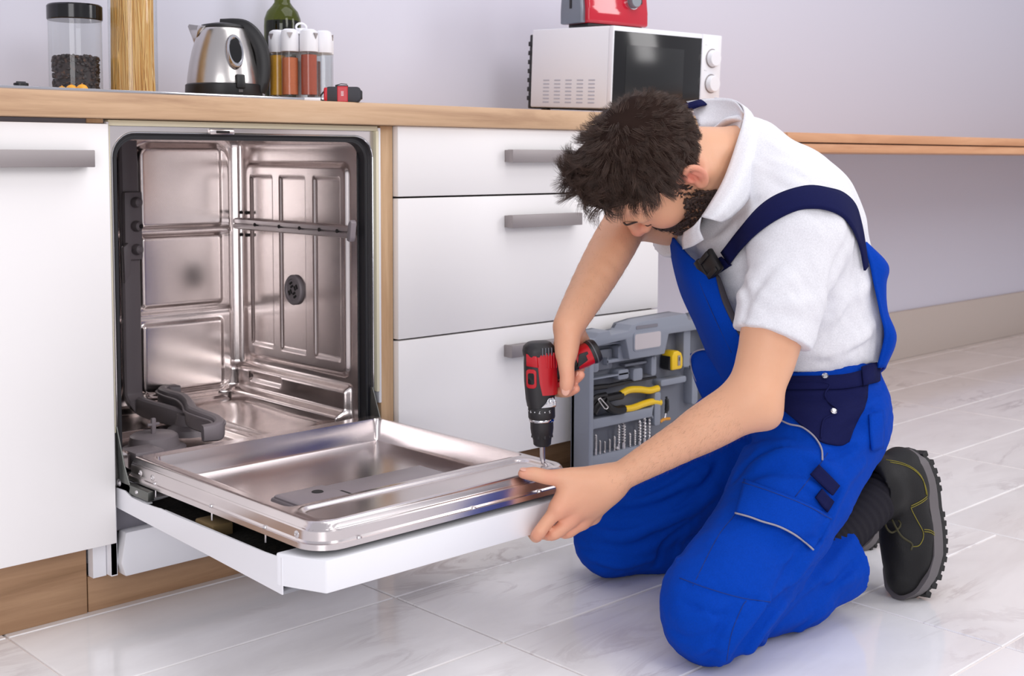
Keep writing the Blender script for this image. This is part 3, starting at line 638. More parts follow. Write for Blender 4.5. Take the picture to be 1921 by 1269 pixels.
b = B(); cs(b, top, YB, YB-.012, .001); fin('back_shell', b, 'case_deep', case)
# rim as separate walls
def wallp(pts): b = B(); cs(b, pts, YB, YF, .003); return b
fin('side_wall', wallp([(x0, .0), (x0+.016, .0), (x0+.016, zt-.03), (x0, zt-.022)]), 'case', case)
fin('side_wall', wallp([(x1-.016, .0), (x1, .0), (x1, zt-.012), (x1-.016, zt-.012)]), 'case', case)
fin('bottom_wall', wallp([(x0+.016, .0), (x1-.016, .0), (x1-.016, .018), (x0+.016, .018)]), 'case', case)
hx0, hz1 = cp2(1190, 628); hx1, hz0 = cp2(1238, 648)
fin('top_wall', wallp([(x0, zt-.04), (hx0-.03, zt-.032), (hx0-.016, hz0-.024), (hx1+.02, hz0-.024), (hx1+.035, zt-.034), (x1, zt-.034), (x1, zt-.012), (x1-.03, zt+.002), (x1-.07, zt+.002), (x1-.075, zt-.006), (x1-.13, zt-.006), (x1-.14, zt+.012), (xm-.05, zt+.008), (xm-.10, zt+.002), (xm-.112, zt-.012), (x0+.075, zt-.016), (x0+.07, zt-.004), (x0+.03, zt-.006), (x0+.02, zt-.02), (x0, zt-.022)]), 'case', case)
b = B(); cs(b, rrect(hx0-.004, hz0-.006, hx1+.004, hz1+.004, .008), YF+.001, YF-.002, .0008); ho = fin('handle_rim', b, 'case', case)
b = B(); cs(b, rrect(hx0, hz0-.002, hx1, hz1, .006), YF+.0005, YF-.0026, 0); fin('handle_opening', b, mat('light_grey_gap', (188, 180, 182), .7), ho)
b = B(); cs(b, rrect(hx0+.006, hz1+.012, hx1-.01, hz1+.020, .003), YF+.0005, YF-.0012, 0); fin('rim_groove', b, 'grey_gap', case)
# moulded ribs and pockets of the tray
def rib(u0, v0, u1, v1, yf=-.085, r=.006, m_='case'):
    xa, za = cp2(u0, v1, YF+.02); xb, zb = cp2(u1, v0, YF+.02); b = B(); cs(b, rrect(min(xa, xb), za, max(xa, xb), zb, min(r, abs(xb-xa)*.45, abs(zb-za)*.45)), YB-.010, yf, .002); fin('tray_rib', b, m_, case)
for r_ in ((1112, 640, 1172, 652), (1112, 652, 1124, 700), (1160, 648, 1172, 675), (1140, 668, 1228, 676), (1222, 668, 1232, 706), (1112, 700, 1180, 712), (1160, 692, 1180, 714), (1188, 690, 1206, 716), (1240, 705, 1288, 726), (1282, 610, 1296, 690), (1228, 735, 1240, 800), (1298, 690, 1310, 760), (1110, 850, 1240, 858), (1112, 782, 1225, 788)): rib(*r_)
rib(1128, 655, 1158, 698, -.07, .008, 'case_deep'); rib(1178, 678, 1220, 690, -.075, .006, 'case_deep')
YT = -.078
# channel lock pliers
t = thing('pliers', 'black water pump pliers with yellow handles in the tool case', 'pliers', tuple(WP(1150, 755, 1, YT)))
M['tool_black'] = mat('tool_black', (30, 28, 30), .35, .6); M['yellow'] = mat('yellow_grip', (232, 190, 20), .4)
def ptube(px, r, m_, name, par, y=YT, n=10):
    L = spline([WP(u, v, 1, y) for u, v in px], 5); b = B(); rr = r if not isinstance(r, list) else [r[min(len(r)-1, int(i/len(L)*len(r)))] for i in range(len(L))]
    tube(b, [tuple(q) for q in L], rr, n, up=(0, 1, 0)); return fin(name, b, m_, par)
ptube([(1112, 776), (1120, 762), (1132, 750), (1150, 745), (1166, 742)], .010, 'tool_black', 'jaw_arm', t)
ptube([(1108, 766), (1110, 756), (1120, 746), (1136, 742)], .008, 'tool_black', 'upper_jaw', t)
ptube([(1132, 752), (1142, 765), (1155, 770), (1170, 768)], .011, 'tool_black', 'lower_arm', t, YT-.006)
ptube([(1164, 740), (1180, 732), (1200, 731), (1218, 733), (1234, 729)], .0085, 'yellow', 'grip', t)
ptube([(1168, 768), (1186, 766), (1208, 758), (1224, 754), (1238, 756)], .0085, 'yellow', 'grip', t)
L = [WP(u, v, 1, YT-.017) for u, v in ((1122, 750), (1126, 747), (1141, 764), (1138, 768), (1134, 767), (1122, 750))]; b = B(); tube(b, [tuple(q) for q in L], .0014, 6, up=(0, 1, 0)); fin('slot_rim', b, 'steel_plain', t)
# dark extension bar
t = thing('extension_bar', 'thin dark metal bar lying above the yellow pliers in the case', 'tool', tuple(WP(1165, 722, 1, YT)))
ptube([(1104, 730), (1120, 727), (1138, 725)], .0065, 'tool_black', 'socket_end', t); ptube([(1138, 725), (1152, 722), (1170, 718)], .005, 'tool_black', 'shaft', t); ptube([(1170, 718), (1200, 713), (1230, 708)], .0035, 'tool_black', 'tip', t)
# yellow tape measure in its pocket
c = WP(1259, 675, 1, YT)
t = thing('tape_measure', 'yellow tape measure in the tool case', 'tape measure', tuple(c))
b = B(); X = Matrix.Translation((c[0], YT+.018, c[2])) @ XZ
prism(b, [(-.017, -.024), (.022, -.024), (.026, -.018), (.026, .004), (.02, .018), (.006, .025), (-.010, .023), (-.018, .012)], X, .036, .004); tb = fin('case', b, 'yellow', t)
b = B(); box(b, (c[0]+.004, YT-.0195, c[2]-.014), (c[0]+.014, YT-.0175, c[2]+.012), .0006); lb = fin('label', b, 'nickel', tb)
b = B(); box(b, (c[0]+.0075, YT-.0202, c[2]-.002), (c[0]+.0105, YT-.0192, c[2]+.008), .0003); fin('label_mark', b, 'black', lb)
b = B(); prism(b, [(-.023, -.02), (-.012, -.026), (.0, -.026), (.0, -.018), (-.010, -.012), (-.012, .01), (-.02, .012)], X, .030, .002); fin('grip_edge', b, 'black', tb)
# small screwdriver
t = thing('screwdriver', 'small black screwdriver standing near the drill bits in the case', 'screwdriver', tuple(WP(1247, 780, 1, YT)))
ptube([(1250, 745), (1251, 752), (1251, 768), (1249, 776)], [.003, .0052, .0058, .004], 'black', 'handle', t); ptube([(1249, 776), (1246, 790)], .0022, 'steel_plain', 'blade', t); ptube([(1238, 792), (1246, 787), (1256, 786)], .004, mat('amber_plastic', (206, 138, 30), .4), 'holder', t)
# black loop of cable at the right
t = thing('cable_loop', 'black loop of cable at the right side of the tool case', 'cable', tuple(WP(1300, 700, 1, YT)))
ptube([(1284, 684), (1294, 686), (1300, 700), (1308, 722), (1311, 730)], .0032, 'black', 'bar', t)
# drill bits standing in a row
def bit(u, v0, v1, r, lab, twist=True):
    p0 = WP(u, v1, 1, YT); p1 = WP(u, v0, 1, YT); h = p1[2]-p0[2]
    t = thing('drill_bit', lab, 'drill bit', tuple(p0), group='drill bits in the tool case', local=True)
    b = B(); cyl(b, (0, 0, 0), (0, 0, h*.4), r*.92, n=12); fin('shank', b, 'steel_plain', t)
    b = B(); n = 44; prev = None
    for i in range(n+1):
        z = h*.4+h*.6*i/n; a = i*.55; rr = r*(1 if i < n-4 else (n-i)/5+.12)
        ring = [b.verts.new((rr*q*math.cos(a+k*math.pi/3), rr*q*math.sin(a+k*math.pi/3), z)) for k, q in enumerate((1, .86, .42, 1, .86, .42))]
        if prev:
            for k in range(6): b.faces.new((prev[k], prev[(k+1) % 6], ring[(k+1) % 6], ring[k]))
        prev = ring
    b.faces.new(prev); fin('flutes', b, 'steel_plain', t, ang=20)
bits = [(1106, 810, 862, .0042), (1117, 815, 860, .0038), (1125, 826, 860, .003), (1134, 828, 860, .0028), (1143, 824, 860, .003), (1152, 818, 860, .0032), (1160, 797, 858, .0034), (1169, 790, 858, .0055), (1181, 812, 858, .003), (1190, 806, 856, .0034), (1199, 788, 856, .0046), (1208, 776, 854, .0048), (1217, 778, 852, .0036), (1133, 845, 892, .0034), (1157, 838, 886, .0056)]
ordn = ['first', 'second', 'third', 'fourth', 'fifth', 'sixth', 'seventh', 'eighth', 'ninth', 'tenth', 'eleventh', 'twelfth', 'thirteenth']
for i, (u, v0, v1, r) in enumerate(bits):
    bit(u, v0, v1, r, ('%s drill bit from the left in the upper row of the case' % ordn[i]) if i < 13 else ('thin' if i == 13 else 'thick')+' steel drill bit in the lower row of the tool case')
# ================================================================ cordless drill, bit on the inner pan of the door
TIP = WP(1018, 872, 2, .2868)
hd = RT*.95+FW*.25; hd[2] = 0; hd /= np.linalg.norm(hd); dang = math.atan2(hd[1], hd[0])
drill = thing('cordless_drill', 'red and black cordless drill driving into the dishwasher door', 'drill', tuple(TIP), (0, math.radians(-1.5), dang), local=True)
M['drill_red'] = mat('drill_red', (190, 22, 36), .3); M['drill_black'] = mat('drill_black', (36, 34, 37), .5); M['drill_grey'] = mat('drill_grey', (96, 98, 104), .45)
b = B(); lathe(b, [(0, .0), (.0022, .0), (.0032, .006), (.0046, .0065), (.0046, .040), (0, .040)], 16); fin('bit', b, 'steel_plain', drill)
b = B(); lathe(b, [(0, .034), (.0125, .034), (.0155, .037), (.0165, .046), (.0195, .058), (.0205, .066), (.0205, .0785), (0, .0785)], 32); ch = fin('chuck', b, 'drill_black', drill)
for k in range(10):
    a = k*math.pi/5; b = B(); box(b, (-.0022, -.0006, 0), (.0022, .0012, .020), .0006, 1, Matrix.Rotation(a, 4, 'Z') @ Matrix.Translation((0, -.0188, .049)) @ Matrix.Rotation(-.13, 4, 'X')); fin('grip_rib', b, 'drill_black', ch)
b = B(); lathe(b, [(.0, .0785), (.022, .0785), (.0225, .0795), (.0225, .0825), (.022, .0835), (0, .0835)], 36); fin('silver_ring', b, 'chrome', drill)
b = B(); lathe(b, [(0, .0835), (.0228, .0835), (.0238, .086), (.0238, .104), (.0225, .106), (0, .106)], 40); co = fin('torque_collar', b, 'drill_black', drill)
for k, s_ in enumerate(('15', '\u2022', '13', '\u2022', '11', '\u2022', '9', '\u2022', '7', '\u2022', '5')):
    a = math.radians(-200+k*22); b = B(); add_text(b, s_, .0068 if s_ != '\u2022' else .008, Matrix.Rotation(a, 4, 'Z') @ Matrix.Translation((0, -.0240, .0985)) @ Matrix.Rotation(math.pi/2, 4, 'X') @ Matrix.Rotation(math.pi, 4, 'Z')); fin('numeral', b, 'white_plastic', co, smooth=False)
def loft(bm, secs, n=28, p=.75):
    # secs: (z, cx, rx, ry)
    b2 = bmesh.new(); R_ = []
    for z, cx, rx, ry in secs:
        ring = []
        for k in range(n):
            a = 2*math.pi*k/n; c, s = math.cos(a), math.sin(a)
            ring.append(b2.verts.new((cx+rx*math.copysign(abs(c)**p, c), ry*math.copysign(abs(s)**p, s), z)))
        R_.append(ring)
    for A, C in zip(R_, R_[1:]):
        for k in range(n): b2.faces.new((A[k], A[(k+1) % n], C[(k+1) % n], C[k]))
    b2.faces.new(R_[0][::-1]); b2.faces.new(R_[-1]); merge(bm, b2)
# gear case (black), red motor shell, dark rear cap
b = B(); loft(b, [(.105, -.001, .0235, .0235), (.118, -.002, .0248, .0245), (.15, -.003, .0262, .025), (.182, -.003, .0262, .025), (.196, -.003, .0255, .0245)]); bd = fin('body', b, 'drill_black', drill)
b = B(); loft(b, [(.128, .006, .0215, .0262), (.15, .004, .0245, .0268), (.18, .003, .0258, .0272), (.2, .001, .026, .0268)]); rs = fin('red_shell', b, 'drill_red', drill)
b = B(); loft(b, [(.196, -.003, .0272, .0262), (.204, -.003, .0282, .027), (.212, -.003, .0262, .0252), (.2185, -.002, .020, .019), (.2195, -.002, .017, .016)]); rc_ = fin('rear_cap', b, 'drill_black', drill)
for k in range(5):
    b = B(); x = .003+k*.0045; box(b, (x-.0012, -.0278, .176), (x+.0012, -.0258, .203), .0005); fin('vent_rib', b, 'drill_red', rs)
for k in range(4): b = B(); x = -.004+k*.0055; box(b, (x-.001, -.0285, .198), (x+.001, -.0255, .212), .0006); fin('cap_rib', b, 'drill_grey', rc_)
# red bezel with black window on the spine side
X = frame_to((-.0225, -.0185, .158), (-.62, -.78, 0))
b = B(); prism(b, [(x, y) for x, y in rrect(-.0095, -.017, .0095, .017, .006, 4)], X @ Matrix.Translation((0, 0, -.004)), .0055, .001); bz = fin('red_bezel', b, 'drill_red', drill)
b = B(); prism(b, rrect(-.006, -.010, .006, .010, .003, 3), X @ Matrix.Translation((0, 0, -.002)), .0042, .0006); fin('indicator', b, 'black_gloss', bz)
b = B(); prism(b, [(-.010, -.01), (.012, -.012), (.010, .008), (-.010, .012)], frame_to((-.0222, -.0202, .190), (-.62, -.78, 0)) @ Matrix.Translation((0, 0, -.005)), .006, .0015); fin('red_shoulder', b, 'drill_red', drill)
# metal selector plate
b = B(); prism(b, [(-.016, -.012), (.012, -.012), (.013, -.002), (.006, .006), (-.002, .004), (-.006, -.003)], frame_to((.007, -.0258, .119), (.1, -1, 0)) @ Matrix.Translation((0, 0, -.003)), .0045, .0008); sl = fin('selector_plate', b, 'chrome', drill)
for k in range(3): b = B(); box(b, (.003+k*.006, -.0292, .11), (.006+k*.006, -.0262, .121), .0006); fin('selector_rib', b, 'chrome', sl)
# handle: leans back from the chuck
h0 = np.array([.012, 0, .162]); h1 = np.array([.092, 0, .194])
hdir = (h1-h0)/np.linalg.norm(h1-h0)
b = B(); tube(b, [tuple(h0+(h1-h0)*k/8) for k in range(9)], [(.0175, .0205), (.017, .0195), (.0165, .018), (.0165, .0175), (.0165, .0175), (.017, .018), (.0175, .019), (.0185, .020), (.0195, .021)], 20, up=(0, 1, 0), sq=.8); hn = fin('handle', b, 'drill_black', drill)
def hp(k, dy=0, dn=0): n_ = np.array([-hdir[2], 0, hdir[0]]); q = h0+(h1-h0)*k+np.array([0, dy, 0])+n_*dn; return tuple(q)
b = B(); tube(b, [hp(.62), hp(.75), hp(.9), hp(1.0)], [(.0185, .0195), (.019, .0208), (.0198, .0215), (.0200, .0218)], 20, up=(0, 1, 0), sq=.8); fin('red_sleeve', b, 'drill_red', hn)
b = B(); prism(b, [(-.016, -.009), (.012, -.004), (.012, .010), (-.004, .012)], Matrix.Translation(hp(.76, -.0185)) @ Matrix.Rotation(-math.atan2(hdir[2], hdir[0]), 4, 'Y') @ Matrix.Rotation(math.pi/2, 4, 'X'), .0025, .0008); fin('side_inlay', b, 'drill_black', hn)
b = B(); tube(b, [hp(.97), hp(1.02), hp(1.10), hp(1.15), hp(1.165)], [(.0205, .0222), (.0215, .0232), (.0215, .0235), (.0195, .0215), (.015, .017)], 22, up=(0, 1, 0), sq=.85); bt = fin('battery', b, 'drill_black', drill)
b = B(); tube(b, [hp(1.03), hp(1.055)], [(.0220, .0238), (.0220, .0238)], 22, up=(0, 1, 0), sq=.85); fin('battery_band', b, 'drill_grey', bt)
b = B(); box(b, (.024, -.008, .126), (.040, .008, .147), .003); fin('trigger', b, 'drill_red', drill)
# ================================================================ implicit surfaces for the figure (rounded solids blended, meshed by surface nets)
f32 = np.float32
def nrm(v): v = np.asarray(v, float); return v/np.linalg.norm(v)
def cap(a, b, ra, rb, flat=None):
    a = np.asarray(a, float); b = np.asarray(b, float); ab = b-a; L2 = max(ab@ab, 1e-12)
    def fn(P):
        q = P-a.astype(f32)
        t = np.clip((q@ab.astype(f32))/f32(L2), 0, 1)
        e = q-t[:, None]*ab.astype(f32)
        if flat is not None:
            n, s = flat; e = e+((e@n.astype(f32))*f32(s-1))[:, None]*n.astype(f32)
        return np.sqrt((e*e).sum(1))-(ra+(rb-ra)*t).astype(f32)
    return fn, (a+b)/2, np.linalg.norm(ab)/2+max(ra, rb)
def ell(c, R, r):
    c = np.asarray(c, float).astype(f32); R = np.asarray(R, float).astype(f32); r = np.asarray(r, float).astype(f32)
    def fn(P):
        q = (P-c)@R.T; k0 = np.sqrt(((q/r)**2).sum(1)); k1 = np.sqrt(((q/(r*r))**2).sum(1))+f32(1e-9)
        return k0*(k0-1)/k1
    return fn, np.asarray(c, float), float(max(r))
def rbox(c, R, hs, rad):
    c = np.asarray(c, float).astype(f32); R = np.asarray(R, float).astype(f32); hs = np.asarray(hs, float).astype(f32)-f32(rad)
    def fn(P):
        q = np.abs((P-c)@R.T)-hs
        return np.sqrt((np.maximum(q, 0)**2).sum(1))+np.minimum(q.max(1), 0)-f32(rad)
    return fn, np.asarray(c, float), float(np.linalg.norm(hs)+rad)
class Shape:
    def __init__(s): s.ops = []
    def add(s, prim, k=.02): s.ops.append(('+', prim, k)); return s
    def sub(s, prim, k=.01): s.ops.append(('-', prim, k)); return s
    def mod(s, fn): s.ops.append(('m', fn, 0)); return s
    def chain(s, pts, rs, k=.02, n=3):
        # one smooth limb: splined centre line and radius, hard minimum inside so no swellings at the joints
        L = spline([np.append(np.asarray(p, float), r) for p, r in zip(pts, rs)], n); caps = [cap(a[:3], b_[:3], a[3], b_[3]) for a, b_ in zip(L, L[1:])]
        c = np.mean([q[1] for q in caps], 0); R = max(np.linalg.norm(q[1]-c)+q[2] for q in caps)
        def fn(P, cc=None, cR=0):
            use = caps if cc is None else [q for q in caps if np.linalg.norm(cc-q[1])-q[2]-cR < .05]
            if not use: return None
            d = use[0][0](P)
            for q in use[1:]: e = q[0](P); h = np.maximum(.004-np.abs(d-e), 0)/f32(.004); d = np.minimum(d, e)-h*h*f32(.0005)
            return d
        fn.cull = True
        return s.add((fn, c, R), k)
    def __call__(s, P, c=None, R=0):
        P = np.asarray(P, f32); d = np.full(len(P), 1.0, f32)
        for o, p, k in s.ops:
            if o == 'm': d = p(P, d); continue
            fn, pc, pr = p
            if c is not None:
                g = np.linalg.norm(c-pc)-pr-R
                if g > .05: continue
                e = fn(P, c, R) if hasattr(fn, 'cull') else fn(P)
                if e is None: continue
            else: e = fn(P)
            if o == '+': h = np.maximum(k-np.abs(d-e), 0)/f32(k); d = np.minimum(d, e)-h*h*f32(k*.25)
            else: h = np.maximum(k-np.abs(-d-e), 0)/f32(k); d = np.maximum(d, -e)+h*h*f32(k*.25)
        return d
def plane_cut(n, p0, k=0):
    n = nrm(n).astype(f32); o = f32(n@np.asarray(p0, float))
    return lambda P, d: np.maximum(d, P@n-o)
def nets(f, lo, hi, h, pad=1.6):
    lo = np.asarray(lo, float); hi = np.asarray(hi, float); Bk = 8; H = Bk*h
    nb = np.ceil((hi-lo)/H).astype(int); g = np.stack(np.meshgrid(*[np.arange(n) for n in nb], indexing='ij'), -1).reshape(-1, 3)
    keep = []
    sup = {}
    key = (g//4); kk = key[:, 0]*4000*4000+key[:, 1]*4000+key[:, 2]
    order = np.argsort(kk, kind='stable'); g = g[order]; kk = kk[order]
    cuts = np.flatnonzero(np.diff(kk))+1
    r = np.arange(Bk+1); loc = np.stack(np.meshgrid(r, r, r, indexing='ij'), -1).reshape(-1, 3)
    NX = nb*Bk+2
    ids = []; pos = []; edges = []
    for grp in np.split(g, cuts):
        C = lo+(grp+.5)*H; cc = C.mean(0); R = np.linalg.norm(C-cc, axis=1).max()+H
        # cheap rejection of the whole group
        d = f(C.astype(f32), cc, R); m = np.abs(d) < H*.87*pad
        grp = grp[m]
        if not len(grp): continue
        C = C[m]; cc = C.mean(0); R = np.linalg.norm(C-cc, axis=1).max()+H
        I = (grp*Bk)[:, None, :]+loc[None]; P = (lo+I*h).reshape(-1, 3).astype(f32)
        D = f(P, cc, R).reshape(len(grp), Bk+1, Bk+1, Bk+1)
        ins = D < 0
        cnt = np.zeros((len(grp), Bk, Bk, Bk), np.int8)
        for a in (0, 1):
            for b_ in (0, 1):
                for c_ in (0, 1): cnt += ins[:, a:a+Bk, b_:b_+Bk, c_:c_+Bk]
        act = (cnt > 0) & (cnt < 8)
        w = np.argwhere(act)
        if not len(w): continue
        b0, i, j, k = w.T
        acc = np.zeros((len(w), 3)); num = np.zeros(len(w))
        for ax in range(3):
            o1, o2 = [q for q in range(3) if q != ax]
            for s1 in (0, 1):
                for s2 in (0, 1):
                    a = [i.copy(), j.copy(), k.copy()]; a[o1] = a[o1]+s1; a[o2] = a[o2]+s2; z = [q.copy() for q in a]; z[ax] = z[ax]+1
                    d0 = D[b0, a[0], a[1], a[2]]; d1 = D[b0, z[0], z[1], z[2]]; x = (d0 < 0) != (d1 < 0)
                    t = np.where(x, d0/np.where(x, d0-d1, 1), 0)
                    off = np.zeros((len(w), 3)); off[:, o1] = s1; off[:, o2] = s2; off[:, ax] = t
                    acc += off*x[:, None]; num += x
        G = grp[b0]*Bk+np.stack([i, j, k], 1)
        pos.append(lo+(G+acc/num[:, None])*h); ids.append((G[:, 0]*NX[1]+G[:, 1])*NX[2]+G[:, 2])
        for ax in range(3):
            sl0 = [slice(None)]+[slice(0, Bk)]*3; sl1 = list(sl0); sl1[ax+1] = slice(1, Bk+1)
            A = ins[tuple(sl0)]; Z = ins[tuple(sl1)]; e = np.argwhere(A != Z)
            if len(e): edges.append(np.concatenate([grp[e[:, 0]]*Bk+e[:, 1:], np.full((len(e), 1), ax), A[tuple(e.T)][:, None]], 1))
    ids = np.concatenate(ids); pos = np.concatenate(pos); E = np.concatenate(edges)
    o = np.argsort(ids); ids = ids[o]; pos = pos[o]; quads = []
    for ax in range(3):
        e = E[E[:, 3] == ax]; o1, o2 = [(1, 2), (2, 0), (0, 1)][ax]; q = []
        for s1, s2 in ((-1, -1), (0, -1), (0, 0), (-1, 0)):
            G = e[:, :3].copy(); G[:, o1] += s1; G[:, o2] += s2; q.append((G[:, 0]*NX[1]+G[:, 1])*NX[2]+G[:, 2])
        q = np.stack(q, 1); ix = np.searchsorted(ids, q); ix = np.clip(ix, 0, len(ids)-1); ok = (ids[ix] == q).all(1)
        ix = ix[ok]; flip = e[ok, 4] == 0; ix[flip] = ix[flip][:, ::-1]; quads.append(ix)
    return pos, np.concatenate(quads)
def mesh_np(name, V, F):
    me = bpy.data.meshes.new(name); me.vertices.add(len(V)); me.vertices.foreach_set('co', np.asarray(V, f32).ravel())
    n = F.shape[1]; me.loops.add(F.size); me.loops.foreach_set('vertex_index', F.ravel().astype(np.int32))
    me.polygons.add(len(F)); me.polygons.foreach_set('loop_start', np.arange(0, F.size, n, dtype=np.int32)); me.polygons.foreach_set('loop_total', np.full(len(F), n, np.int32))
    me.update(calc_edges=True); me.validate(); return me
def solid(name, f, lo, hi, h, mt, parent, pad=1.6, smooth_it=0):
    V, F = nets(f, lo, hi, h, pad)
    for _ in range(smooth_it):
        acc = np.zeros_like(V); n = np.zeros(len(V))
        for a in range(4):
            b_ = (a+1) % 4; np.add.at(acc, F[:, a], V[F[:, b_]]); np.add.at(n, F[:, a], 1); np.add.at(acc, F[:, b_], V[F[:, a]]); np.add.at(n, F[:, b_], 1)
        V = V*.5+.5*acc/np.maximum(n, 1)[:, None]
    me = mesh_np(name, V, F); o = link_mesh(name, me, mt, parent, ang=None); return o, V, F
def trace(f, uv, tmin=1.6, tmax=3.2, off=0.):
    # where the sight lines of these photo points meet the surface f = off
    uv = np.asarray(uv, float); d = FW+((uv[:, :1]-960.5)/FPX)*RT-((uv[:, 1:2]-CY)/FPX)*UP; ln = np.linalg.norm(d, axis=1); t = np.full(len(uv), tmin)
    for _ in range(90):
        e = f((CAM+t[:, None]*d).astype(f32))-off; t = np.minimum(t+np.clip(e*.7, -.02, .08)/ln, tmax)
    return CAM+t[:, None]*d, t
def sgrad(f, P, e=.002):
    P = np.asarray(P, float); g = np.stack([f((P+np.eye(3)[i]*e).astype(f32))-f((P-np.eye(3)[i]*e).astype(f32)) for i in range(3)], 1).astype(float)
    return g/np.maximum(np.linalg.norm(g, axis=1, keepdims=True), 1e-9)
def folds(segs):
    # segs: list of (polyline (n,3), amp, width): ridges (amp > 0) and creases (amp < 0)
    A = []; Bv = []; am = []; wd = []
    for pl, a, w in segs:
        n = len(pl)-1
        for i in range(n):
            A.append(pl[i]); Bv.append(pl[i+1]); tp = math.sin(math.pi*(i+.5)/n)**.6 if n > 1 else 1; am.append(a*tp); wd.append(w)
    A = np.array(A, f32); D_ = np.array(Bv, f32)-A; L2 = (D_**2).sum(1)+1e-9; am = np.array(am, f32); wd = np.array(wd, f32); pid = []
    k = 0
    for j, (pl, a, w) in enumerate(segs): pid += [j]*(len(pl)-1)
    pid = np.array(pid)
    def fn(P, d):
        m = np.abs(d) < .03
        if not m.any(): return d
        Q = P[m]; out = np.zeros(len(Q), f32); c = Q.mean(0); R = np.linalg.norm(Q-c, axis=1).max()
        mid = A+D_*.5; ok = np.linalg.norm(mid-c, axis=1) < R+np.sqrt(L2)/2+3*wd
        for j in np.unique(pid[ok]):
            best = None
            for s_ in np.flatnonzero(ok & (pid == j)):
                q = Q-A[s_]; t = np.clip(q@D_[s_]/L2[s_], 0, 1); e = q-t[:, None]*D_[s_]; dd = (e*e).sum(1)
                v = am[s_]*np.exp(-dd/(wd[s_]**2)); best = v if best is None else np.where(np.abs(v) > np.abs(best), v, best)
            out += best
        d = d.copy(); d[m] -= out; return d
    return fn
def waves(amp, k, seed):
    rs = np.random.RandomState(seed); K = rs.normal(0, k, (6, 3)).astype(f32); ph = rs.uniform(0, 6.28, 6).astype(f32)
    def fn(P, d):
        o = 0
        for i in range(6): o = o+np.sin(P@K[i]+ph[i])
        return d-f32(amp/3)*o
    return fn
def patch(name, f, px, nu, nv, off, thick, mt, parent, tmin=1.6, raw=False):
    # cloth patch: rows of photo points laid on surface f, standing off by `off`
    px = np.array(px, float); r, c = px.shape[:2]
    def ip(a, n):
        L = np.linspace(0, len(a)-1, n); out = []
        S = spline(list(a), 16) if len(a) > 2 else None
        for l in L:
            if S is None: out.append(a[0]+(a[1]-a[0])*l)
            else: out.append(S[int(round(l*16))])
        return np.array(out)
    rows = [ip(px[i], nu) for i in range(r)]; cols = np.stack([ip(np.array([rows[i][j] for i in range(r)]), nv) for j in range(nu)], 1)
    if raw: P = np.array([[W(*q) for q in row] for row in cols]).reshape(-1, 3)
    else: P, _ = trace(f, cols.reshape(-1, 2), tmin, off=off)
    F = np.array([[i*nu+j, i*nu+j+1, (i+1)*nu+j+1, (i+1)*nu+j] for i in range(nv-1) for j in range(nu-1)])
    if not raw:   # smooth the patch a little
        G = P.reshape(nv, nu, 3)
        for _ in range(2):
            G2 = G.copy(); G2[1:-1, 1:-1] = (G[:-2, 1:-1]+G[2:, 1:-1]+G[1:-1, :-2]+G[1:-1, 2:])/8+G[1:-1, 1:-1]/2; G = G2
        P = G.reshape(-1, 3)
    me = mesh_np(name, P, F[:, ::-1]); o = link_mesh(name, me, mt, parent, ang=None)
    md = o.modifiers.new('thick', 'SOLIDIFY'); md.thickness = thick; md.offset = 0; return o
def piping(name, f, uv, r, mt, parent, off=0., n=6, tmin=1.6, raw=False):
    L = spline([np.array(q, float) for q in uv], 6)
    P = np.array([W(*q) for q in L]) if raw else trace(f, np.array(L), tmin, off=off)[0]
    b = B(); tube(b, [tuple(p) for p in P], r, n, caps=True); return fin(name, b, mt, parent, ang=None)
# ================================================================ the repairman
def skin_mat():
    m = mat('skin', (222, 174, 148), .48); t = NT(m)
    at_ = t.n('ShaderNodeAttribute'); at_.attribute_name = 'tint'
    n = t.noise(t.coord((60, 60, 60)), 2.5, 4, .6); c = t.mix(t.ramp(n, [(.35, (0, 0, 0)), (.75, (70, 70, 70))]), at_.outputs['Color'], srgb(206, 136, 104))
    t.col(c); t.bump(t.noise(t.coord((420, 420, 420)), 1, 2), .12, .0012)
    t.b.inputs['Subsurface Weight'].default_value = .12; t.b.inputs['Subsurface Radius'].default_value = (1, .35, .2); t.b.inputs['Subsurface Scale'].default_value = .008
    return m
M['skin'] = skin_mat()
def cloth(name, col, rough, sc, bs, col2=None, **kw):
    m = mat(name, col, rough, **kw); t = NT(m); n = t.noise(t.coord(sc), 1, 3, .6); big = t.noise(t.coord((7, 7, 7)), 2, 3)
    c = t.mix(n, srgb(*[int(q*.88) for q in col]), srgb(*[min(255, int(q*1.08)) for q in col]))
    if col2: c = t.mix(t.ramp(t.noise(t.coord((30, 30, 190), (0, .2, 0)), 2.0, 4, .7), [(.45, (0, 0, 0)), (.7, (150, 150, 150))]), c, srgb(*col2))
    t.col(c); t.bump(n, bs, .0015); M[name] = m
    t.b.inputs['Sheen Weight'].default_value = .0; t.b.inputs['Specular IOR Level'].default_value = .1
cloth('blue_cloth', (0, 62, 170), .85, (380, 380, 380), .12)
cloth('navy_cloth', (22, 25, 70), .85, (380, 380, 380), .12)
cloth('white_jersey', (229, 229, 234), .85, (420, 420, 420), .06, (228, 228, 234))
cloth('sock_black', (42, 40, 46), .9, (420, 420, 420), .2)
M['pipe_grey'] = mat('piping_grey', (150, 146, 158), .6)
M['leather'] = mat('black_leather', (24, 23, 24), .58); M['leather'].node_tree.nodes['Principled BSDF'].inputs['Specular IOR Level'].default_value = .3; t_ = NT(M['leather']); t_.bump(t_.noise(t_.coord((160, 160, 160)), 2, 3), .15, .002)
M['sole'] = mat('grey_sole', (98, 93, 95), .6); M['tread'] = mat('tread_black', (26, 25, 26), .65)
